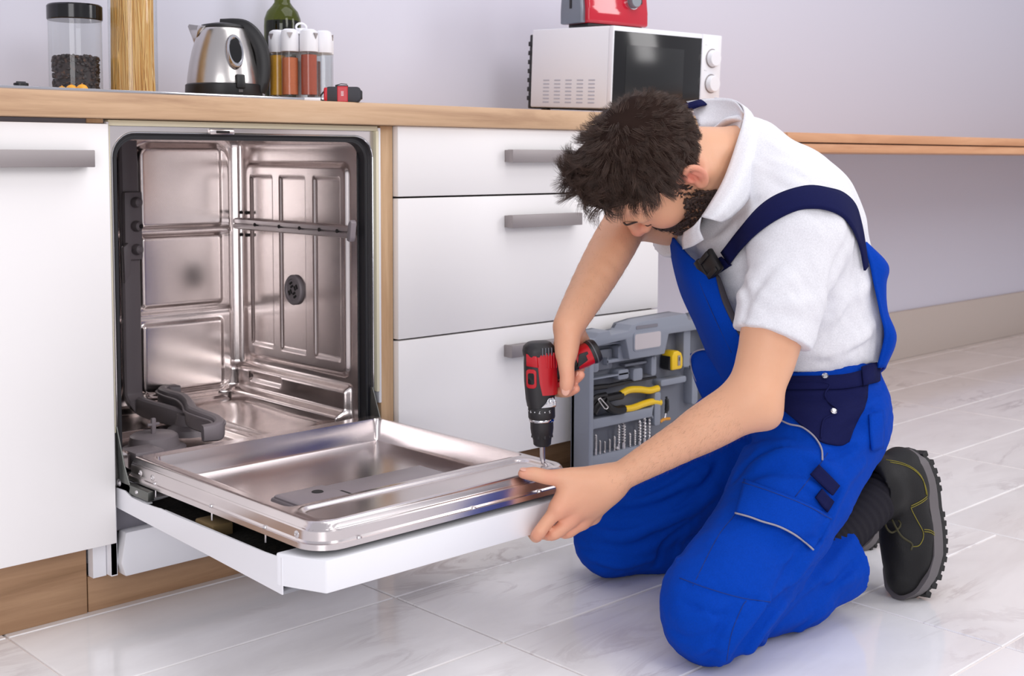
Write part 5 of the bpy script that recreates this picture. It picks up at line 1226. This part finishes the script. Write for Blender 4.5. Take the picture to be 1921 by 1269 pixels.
for px, a, w in (
    ([(1450, 1125), (1415, 1185), (1385, 1245)], -.006, .006), ([(1462, 1128), (1440, 1180), (1420, 1235)], .005, .007), ([(1440, 1120), (1395, 1170), (1360, 1240)], .004, .006), ([(1372, 1250), (1410, 1190), (1460, 1130), (1520, 1070)], -.011, .009), ([(1400, 1235), (1440, 1170), (1500, 1100)], .008, .010), ([(1350, 1250), (1385, 1190), (1440, 1130)], .007, .010), ([(1430, 1215), (1480, 1160), (1540, 1100)], -.006, .009),
    ([(1330, 1245), (1350, 1180), (1392, 1120)], -.005, .009), ([(1290, 1100), (1370, 1120), (1440, 1130)], -.003, .006),
    ([(1100, 990), (1170, 1005), (1250, 975), (1320, 940)], .008, .012), ([(1095, 1020), (1170, 1030), (1240, 1005), (1300, 965)], -.007, .010), ([(1110, 1050), (1170, 1062), (1240, 1040)], .006, .010), ([(1130, 965), (1220, 955), (1300, 920)], -.006, .011), ([(1150, 950), (1240, 930), (1330, 880)], .005, .012), ([(1230, 1060), (1250, 1020), (1300, 980)], -.008, .009), ([(1240, 990), (1300, 960), (1345, 920)], .006, .010),
    ([(1420, 870), (1470, 850), (1530, 860), (1580, 900)], .006, .014), ([(1400, 900), (1450, 882), (1520, 892)], -.005, .012), ([(1380, 840), (1440, 815), (1500, 815)], -.006, .012), ([(1560, 830), (1600, 800), (1650, 770)], -.006, .012), ([(1590, 860), (1625, 820), (1655, 780)], .006, .014), ([(1480, 745), (1530, 755), (1600, 745)], -.004, .008), ([(1470, 770), (1540, 785), (1590, 770)], .004, .010),
    ([(1255, 1180), (1290, 1200), (1330, 1190)], -.003, .007), ([(1420, 1190), (1450, 1150), (1490, 1120)], -.005, .006), ([(1440, 1225), (1500, 1180), (1560, 1140)], .005, .009), ([(1470, 1120), (1510, 1060), (1550, 1000)], .007, .010), ([(1450, 1115), (1490, 1050), (1530, 990)], -.004, .008),
    ([(1080, 1030), (1120, 1040), (1180, 1048)], -.005, .007), ([(1090, 985), (1140, 990), (1200, 985)], -.004, .007), ([(1190, 935), (1250, 905), (1320, 860)], -.005, .008), ([(1200, 905), (1260, 875), (1330, 830)], .005, .010), ([(1260, 960), (1290, 940), (1330, 900), (1350, 860)], -.006, .008), ([(1270, 1050), (1275, 1020), (1290, 1000)], .006, .008),
    ([(1350, 790), (1400, 780), (1440, 790)], .006, .010), ([(1375, 905), (1400, 870), (1440, 845), (1490, 840)], -.005, .007), ([(1590, 900), (1560, 940), (1540, 985), (1535, 1030)], -.005, .007), ([(1600, 880), (1575, 930), (1560, 985)], .004, .008), ([(1480, 1020), (1510, 1010), (1545, 1015)], -.004, .006), ([(1440, 1060), (1480, 1050), (1520, 1030)], .003, .008), ([(1280, 1130), (1330, 1150), (1400, 1160)], -.003, .007), ([(1530, 1120), (1570, 1090), (1610, 1050)], -.004, .007), ([(1520, 1100), (1560, 1060), (1600, 1010)], .004, .009), ([(1360, 815), (1420, 800), (1480, 805)], -.005, .008), ([(1600, 760), (1630, 745), (1655, 730)], -.004, .007), ([(1610, 790), (1640, 780), (1658, 765)], .005, .009), ([(1530, 870), (1570, 850), (1610, 840)], -.005, .009), ([(1575, 930), (1590, 900), (1620, 870)], .006, .010), ([(1500, 900), (1530, 920), (1560, 930)], .004, .010), 
    ([(1530, 1070), (1560, 1090), (1610, 1085)], .004, .012), ([(1480, 1170), (1540, 1120), (1600, 1060)], -.004, .012), ([(1250, 1150), (1300, 1160), (1350, 1140)], .003, .012), ([(1300, 1230), (1330, 1215), (1370, 1215)], .004, .010)):
    of.append((px, a*2.1, w*.85))
ov.mod(folds(FPA(base_ov, of))); ov.mod(waves(.0024, 28, 21)); ov.mod(waves(.0014, 75, 22)); ov.mod(waves(.0006, 190, 23))
ov.mod(plane_cut(np.array([0, 0, -1.0]), (0, 0, .0025)))
oo, oV, oF = solid('overalls', ov, (.4, -1.2, -.01), (1.6, .05, .6), .0037, 'blue_cloth', man)
# bib front and back panel (stiff cloth standing off the shirt)
patch('bib', None, [[(1255, 436, 2.42), (1272, 457, 2.34), (1300, 486, 2.275), (1340, 508, 2.235)], [(1262, 490, 2.40), (1280, 512, 2.30), (1312, 540, 2.235), (1356, 568, 2.195)], [(1278, 550, 2.38), (1302, 575, 2.28), (1336, 600, 2.21), (1386, 628, 2.175)], [(1305, 610, 2.36), (1330, 640, 2.27), (1366, 665, 2.215), (1425, 690, 2.19)], [(1330, 670, 2.345), (1358, 700, 2.27), (1400, 720, 2.225), (1460, 735, 2.21)], [(1350, 720, 2.34), (1380, 750, 2.28), (1420, 770, 2.24), (1480, 780, 2.22)]], 24, 36, 0, .004, 'blue_cloth', oo, raw=True)
piping('bib_piping', None, [(1290, 556, 2.312), (1312, 590, 2.276), (1330, 622, 2.262)], .0013, 'pipe_grey', oo, raw=True)
for L_ in ([(1300, 494, 2.268), (1318, 545, 2.225), (1342, 600, 2.198), (1372, 662, 2.203)], [(1276, 472, 2.325), (1322, 506, 2.248)]): piping('seam', None, L_, .0007, 'blue_thread', oo, raw=True, n=5)
patch('bib_edge', None, [[(1340, 510, 2.234), (1350, 522, 2.234)], [(1356, 568, 2.194), (1372, 578, 2.192)], [(1386, 628, 2.174), (1402, 634, 2.172)], [(1425, 690, 2.188), (1440, 690, 2.186)]], 4, 22, 0, .004, mat('charcoal_lining', (66, 62, 70), .9), oo, raw=True)
patch('back_panel', None, [[(1619, 452, 2.21), (1626, 456, 2.24), (1634, 470, 2.38)], [(1632, 492, 2.20), (1664, 497, 2.24), (1656, 505, 2.46)], [(1640, 530, 2.20), (1660, 532, 2.24), (1658, 545, 2.46)], [(1652, 585, 2.21), (1664, 585, 2.26), (1658, 600, 2.46)], [(1660, 630, 2.22), (1680, 634, 2.25), (1672, 650, 2.47)], [(1646, 690, 2.24), (1660, 690, 2.27), (1650, 700, 2.46)]], 14, 34, 0, .004, 'blue_cloth', oo, raw=True)
# hip pocket flap standing off on the right hip
patch('hip_flap', None, [[(1296, 664, 2.40), (1318, 656, 2.37), (1342, 662, 2.33), (1375, 690, 2.27)], [(1300, 700, 2.40), (1320, 700, 2.35), (1345, 705, 2.31), (1385, 725, 2.26)], [(1318, 745, 2.41), (1340, 745, 2.36), (1365, 750, 2.31), (1410, 765, 2.25)], [(1350, 790, 2.42), (1370, 790, 2.37), (1400, 790, 2.32), (1440, 800, 2.26)]], 16, 16, 0, .004, 'blue_cloth', oo, raw=True)
piping('hip_piping', None, [(1330, 745, 2.40), (1305, 712, 2.395), (1295, 680, 2.395), (1300, 663, 2.385), (1320, 656, 2.36), (1342, 661, 2.325)], .0016, 'pipe_grey', oo, raw=True)
# waistband, navy side panels, pocket flap, tabs
patch('waistband', ov, [[(1455, 706), (1530, 706), (1590, 702), (1650, 684)], [(1450, 732), (1530, 731), (1590, 729), (1650, 716)]], 20, 5, .004, .005, 'navy_cloth', oo)
patch('belt_loop', ov, [[(1617, 688), (1643, 680)], [(1620, 724), (1646, 716)]], 4, 4, .009, .004, 'navy_cloth', oo)
patch('side_panel', ov, [[(1448, 730), (1520, 732), (1580, 731), (1628, 722)], [(1462, 762), (1520, 768), (1575, 768), (1624, 760)], [(1496, 792), (1532, 802), (1572, 802), (1608, 790)], [(1538, 828), (1556, 834), (1580, 836), (1594, 828)]], 20, 20, .0025, .004, 'navy_cloth', oo)
piping('side_piping', ov, [(1455, 784), (1480, 796), (1505, 802), (1528, 820), (1541, 842), (1543, 864)], .0017, 'pipe_grey', oo, off=.004)
piping('fly_edge', ov, [(1462, 716), (1530, 716), (1556, 722), (1548, 738), (1552, 752), (1572, 772), (1548, 785), (1542, 800), (1540, 822)], .0018, 'navy_cloth', oo, off=.006)
for u, v in ((1548, 706), (1564, 772)):
    p = trace(ov, [(u, v)], off=.008)[0][0]; n_ = sgrad(ov, [p])[0]; b = B(); lathe(b, [(0, .003), (.003, .003), (.0045, .0015), (.005, 0)], 16, frame_to(p, n_)); lathe(b, [(.0052, .0), (.0058, .001), (.0052, .002), (.0048, .001)], 16, frame_to(p, n_)); fin('snap_button', b, 'chrome', oo)
pf = [[(1396, 900), (1450, 920), (1515, 946), (1562, 972)], [(1388, 932), (1440, 950), (1502, 974), (1546, 1000)], [(1380, 962), (1430, 978), (1486, 1000), (1525, 1030)]]
patch('pocket_flap', ov, pf, 24, 14, .006, .004, 'blue_cloth', oo)
piping('flap_piping', ov, [(1379, 963), (1405, 970), (1430, 979), (1460, 988), (1488, 1002), (1510, 1018), (1526, 1032)], .0017, 'pipe_grey', oo, off=.008)
patch('back_pocket', ov, [[(1630, 778), (1656, 770)], [(1632, 812), (1658, 806)], [(1636, 846), (1656, 842)]], 6, 10, .005, .004, 'blue_cloth', oo)
patch('tool_loop', ov, [[(1536, 872), (1575, 912)], [(1520, 890), (1562, 930)]], 8, 6, .008, .004, 'navy_cloth', oo)
patch('tool_loop', ov, [[(1542, 918), (1564, 942)], [(1530, 934), (1552, 962)]], 6, 6, .006, .004, 'navy_cloth', oo)
for px in ([(1275, 1085), (1330, 1105), (1390, 1122), (1445, 1130)], [(1300, 1100), (1345, 1010), (1380, 965)], [(1362, 1250), (1372, 1190), (1392, 1140), (1400, 1128)], [(1392, 905), (1450, 924), (1515, 950), (1560, 975)], [(1553, 850), (1525, 890), (1492, 932)]):
    piping('seam', ov, px, .0007, 'blue_thread', oo, off=.0003 if px[0] != (1392, 905) else .0082, n=5)
# shoulder strap, buckle and the far strap
UE = [(1353, 474), (1387, 431), (1425, 388), (1464, 363), (1515, 349), (1557, 354), (1583, 363), (1604, 384), (1615, 418), (1622, 455), (1628, 500)]
LE = [(1368, 497), (1404, 452), (1447, 418), (1494, 395), (1532, 391), (1562, 397), (1585, 410), (1600, 430), (1609, 450), (1616, 474), (1622, 508)]
MID = [((a[0]+b_[0])/2, (a[1]+b_[1])/2) for a, b_ in zip(UE, LE)]
patch('strap', base_shirt, [[LE[i], MID[i], UE[i]] for i in range(len(UE))], 7, 60, .006, .004, 'navy_cloth', oo)
patch('strap', None, [[(1284, 196, 2.45), (1296, 206, 2.43)], [(1312, 188, 2.44), (1318, 198, 2.42)], [(1340, 186, 2.47), (1345, 196, 2.46)], [(1370, 190, 2.52), (1376, 200, 2.50)]], 4, 16, 0, .003, 'navy_cloth', oo, raw=True)
p0 = trace(base_shirt, [(1333, 499)], off=.026)[0][0]; p1 = trace(base_shirt, [(1362, 466)], off=.020)[0][0]; n_ = sgrad(base_shirt, [p0])[0]; a_ = nrm(p1-p0); s_ = np.cross(n_, a_)
X = Matrix(((s_[0], a_[0], n_[0], p0[0]), (s_[1], a_[1], n_[1], p0[1]), (s_[2], a_[2], n_[2], p0[2]), (0, 0, 0, 1)))
b = B(); box(b, (-.023, -.012, -.003), (.023, .024, .007), .003, 2, X); bk_ = fin('buckle', b, 'black', oo)
b = B(); box(b, (-.026, -.026, -.004), (.026, -.011, .008), .002, 2, X); fin('buckle_bar', b, 'black', bk_)
for sx in (-.0165, .0165): b = B(); box(b, (sx-.005, -.012, .006), (sx+.005, .018, .0098), .0015, 2, X); fin('buckle_prong', b, 'black', bk_)
patch('strap_end', base_shirt, [[(1306, 520), (1322, 530)], [(1330, 500), (1350, 512)], [(1352, 482), (1372, 498)]], 4, 10, .004, .004, 'navy_cloth', oo)
# ---- boots and socks
def boot(hl_, toe, N, name_side, full):
    T_ = nrm(toe-hl_); N = nrm(N-(N@T_)*T_); S_ = np.cross(T_, N); Lb = np.linalg.norm(toe-hl_); sc = Lb/.285
    Y = -N   # from sole towards the ankle
    def bulge(x): return -.046*np.maximum(0, 1-((x-.135)/.15)**2)*sc
    def w(x, y, z): return hl_+sc*(x*T_+y*Y+z*S_)+float(bulge(x))*Y
    RB = np.stack([T_, Y, S_])
    def warp(prim_fn):
        return prim_fn
    up_ = Shape()
    def C(p, q, r1, r2, k=.03): up_.add(cap(w(*p), w(*q), r1*sc, r2*sc), k)
    C((.036, .040, 0), (.075, .045, 0), .036, .038); C((.075, .045, 0), (.15, .042, .0), .038, .040); C((.15, .042, 0), (.20, .040, .004), .041, .043); C((.20, .040, .004), (.245, .036, .002), .043, .034)
    C((.045, .05, 0), (.062, .115, 0), .038, .043); C((.075, .055, 0), (.085, .115, 0), .038, .042)
    C((.10, .06, 0), (.16, .05, 0), .036, .038)
    up_.add(cap(w(.060, .118, 0)+.0*Y, w(.086, .118, 0), .046*sc, .046*sc), .012)
    nT = (-Y).astype(f32)
    # cut at the sole line and hollow the shaft
    cx = np.array([.0, .03, .07, .12, .17, .22, .29]); 
    def sole_cut(P, d):
        q = (P-hl_.astype(f32)); x = q@T_.astype(f32)/f32(sc); y = q@Y.astype(f32)-bulge(x).astype(f32); return np.maximum(d, f32(.016*sc)-y)
    up_.mod(sole_cut); up_.mod(plane_cut(Y, w(.07, .150, 0)))
    up_.sub(cap(w(.072, .10, 0), w(.080, .19, 0), .036*sc, .038*sc), .006)
    up_.mod(waves(.0009, 90, 31))
    bt_ = None
    root, _, _ = solid(name_side, up_, np.minimum(hl_, toe)-.16, np.maximum(hl_, toe)+.16, .0032, 'leather', man)
    # sole: outline swept with thickness, following the bend
    def outline(off, n=60):
        pts = []
        for k in range(n):
            a = 2*math.pi*k/n; x = .1415+.1435*math.cos(a); hw = np.interp(x, [0, .02, .06, .11, .16, .20, .24, .27, .285], [.0, .030, .036, .034, .041, .046, .041, .026, .0])
            pts.append((x, (hw+off*(1 if hw > 0 else 0))*(1 if math.sin(a) >= 0 else -1)))
        return pts
    def slab(y0, y1, off, mt, nm, par):
        b = B(); O = outline(off); A = [b.verts.new(w(x, y0, z)) for x, z in O]; Z = [b.verts.new(w(x, y1, z)) for x, z in O]; n = len(O)
        for k in range(n): b.faces.new((A[k], A[(k+1) % n], Z[(k+1) % n], Z[k]))
        for ring in (A, Z):
            for k in range(1, n//2): b.faces.new((ring[k], ring[k+1], ring[n-k-1], ring[n-k])) if k < n//2-1 else b.faces.new((ring[k], ring[k+1], ring[n-k]))
            b.faces.new((ring[0], ring[1], ring[n-1]))
        return fin(nm, b, mt, par, ang=50)
    so_ = slab(.004, .032, .011, 'sole', 'sole', root); slab(-.008, .005, .010, 'tread', 'outsole', so_)
    for side in (-1, 1):
        for k in range(17):
            x = .012+k*.0163; hw = float(np.interp(x, [0, .02, .06, .11, .16, .20, .24, .27, .285], [.012, .030, .036, .034, .041, .046, .041, .030, .016]))
            if .085 < x < .12: continue
            p = w(x, -.004, side*(hw-.002)); tx = nrm(w(x+.004, 0, 0)-w(x-.004, 0, 0)); yy = nrm(Y-(Y@tx)*tx); zz = np.cross(tx, yy)
            X = Matrix(((tx[0], yy[0], zz[0], p[0]), (tx[1], yy[1], zz[1], p[1]), (tx[2], yy[2], zz[2], p[2]), (0, 0, 0, 1)))
            b = B(); box(b, (-.0055*sc, -.010*sc, -.0125*sc), (.0055*sc, .006*sc, .0125*sc), .001, 1, X); fin('tread_block', b, 'tread', so_)
    # stitching on the side towards the camera
    def on(x, y, sgn): 
        o = w(x, y, sgn*.10); d_ = -sgn*S_; t = np.zeros(1); p = o.copy()
        for _ in range(60): p = p+d_*float(np.clip(up_(p[None].astype(f32))[0], 0, .03))*.9
        return p+sgn*S_*.0006
    sg = 1 if (S_@(-FW)) > 0 else -1
    def stitch(pts, nm='stitching'):
        L = [on(x, y, sg) for x, y in spline([np.array(q) for q in pts], 5)]; b = B(); tube(b, [tuple(q) for q in L], .0008, 5); fin(nm, b, 'stitch', root, ang=None)
    for dx in (0, .004):
        stitch([(.018+dx, .105), (.026+dx, .072), (.050+dx, .050), (.085+dx*.5, .048-dx)])
        stitch([(.088+dx, .046), (.098+dx, .070), (.105+dx, .088)])
        stitch([(.160+dx, .026), (.152+dx, .045), (.150+dx, .060)])
    stitch([(.108, .088), (.135, .072), (.158, .062), (.178, .070), (.182, .082)])
    if full:
        for k in range(5):
            x = .105+k*.016; yb = .098-k*.0075
            b = B(); L = [w(x, yb-.012, sg*.034), w(x+.002, yb+.002, sg*.02), w(x+.004, yb+.004, 0), w(x+.002, yb+.002, -sg*.02)]; L = spline(L, 4); tube(b, [tuple(q) for q in L], .0024, 6); fin('lace', b, 'lace', root, ang=None)
            b = B(); L = [w(x+.010, yb-.014, sg*.033), w(x+.004, yb+.002, sg*.018), w(x-.004, yb+.008, 0)]; tube(b, [tuple(q) for q in spline(L, 4)], .0024, 6); fin('lace', b, 'stitch', root, ang=None)
        b = B(); L = [w(.12, .098, 0), w(.135, .115, sg*.02), w(.16, .11, sg*.035), w(.175, .09, sg*.045), w(.185, .098, sg*.05)]; tube(b, [tuple(q) for q in spline(L, 6)], .002, 6); fin('lace_end', b, 'lace', root, ang=None)
        b = B(); L = [w(.12, .098, 0), w(.14, .125, sg*.01), w(.155, .118, sg*.02), w(.14, .10, sg*.026), w(.122, .098, .005)]; tube(b, [tuple(q) for q in spline(L, 6)], .002, 6); fin('lace_loop', b, 'lace', root, ang=None)
    return w, root
hlL = W(1697, 842, 2.40); toL = W(1704, 1122, 2.37)
wfun, bootL = boot(hlL, toL, .80*RT+.60*FW, 'boot', True)
hlR = W(1640, 868, 2.72); toR = W(1600, 1040, 2.66)
wfun2, bootR = boot(hlR+.0*UP, toR, .70*RT+.70*FW, 'boot', False)
def sock(a, b_, r0, r1, seed):
    S = Shape(); S.chain([a, b_], [r0, r1], .01)
    ax = nrm(b_-a).astype(f32); a32 = a.astype(f32); S.mod(lambda P, d: d-f32(.0016)*np.sin((P-a32)@ax*f32(420)+f32(2.5)*np.sin((P-a32)@RT.astype(f32)*30)))
    return solid('sock', S, np.minimum(a, b_)-.1, np.maximum(a, b_)+.1, .0032, 'sock_black', man)
sock(W(1540, 1030, 2.25), wfun(.075, .10, 0), .046, .043, 1); sock(W(1430, 950, 2.64), wfun2(.075, .10, 0), .044, .040, 2)
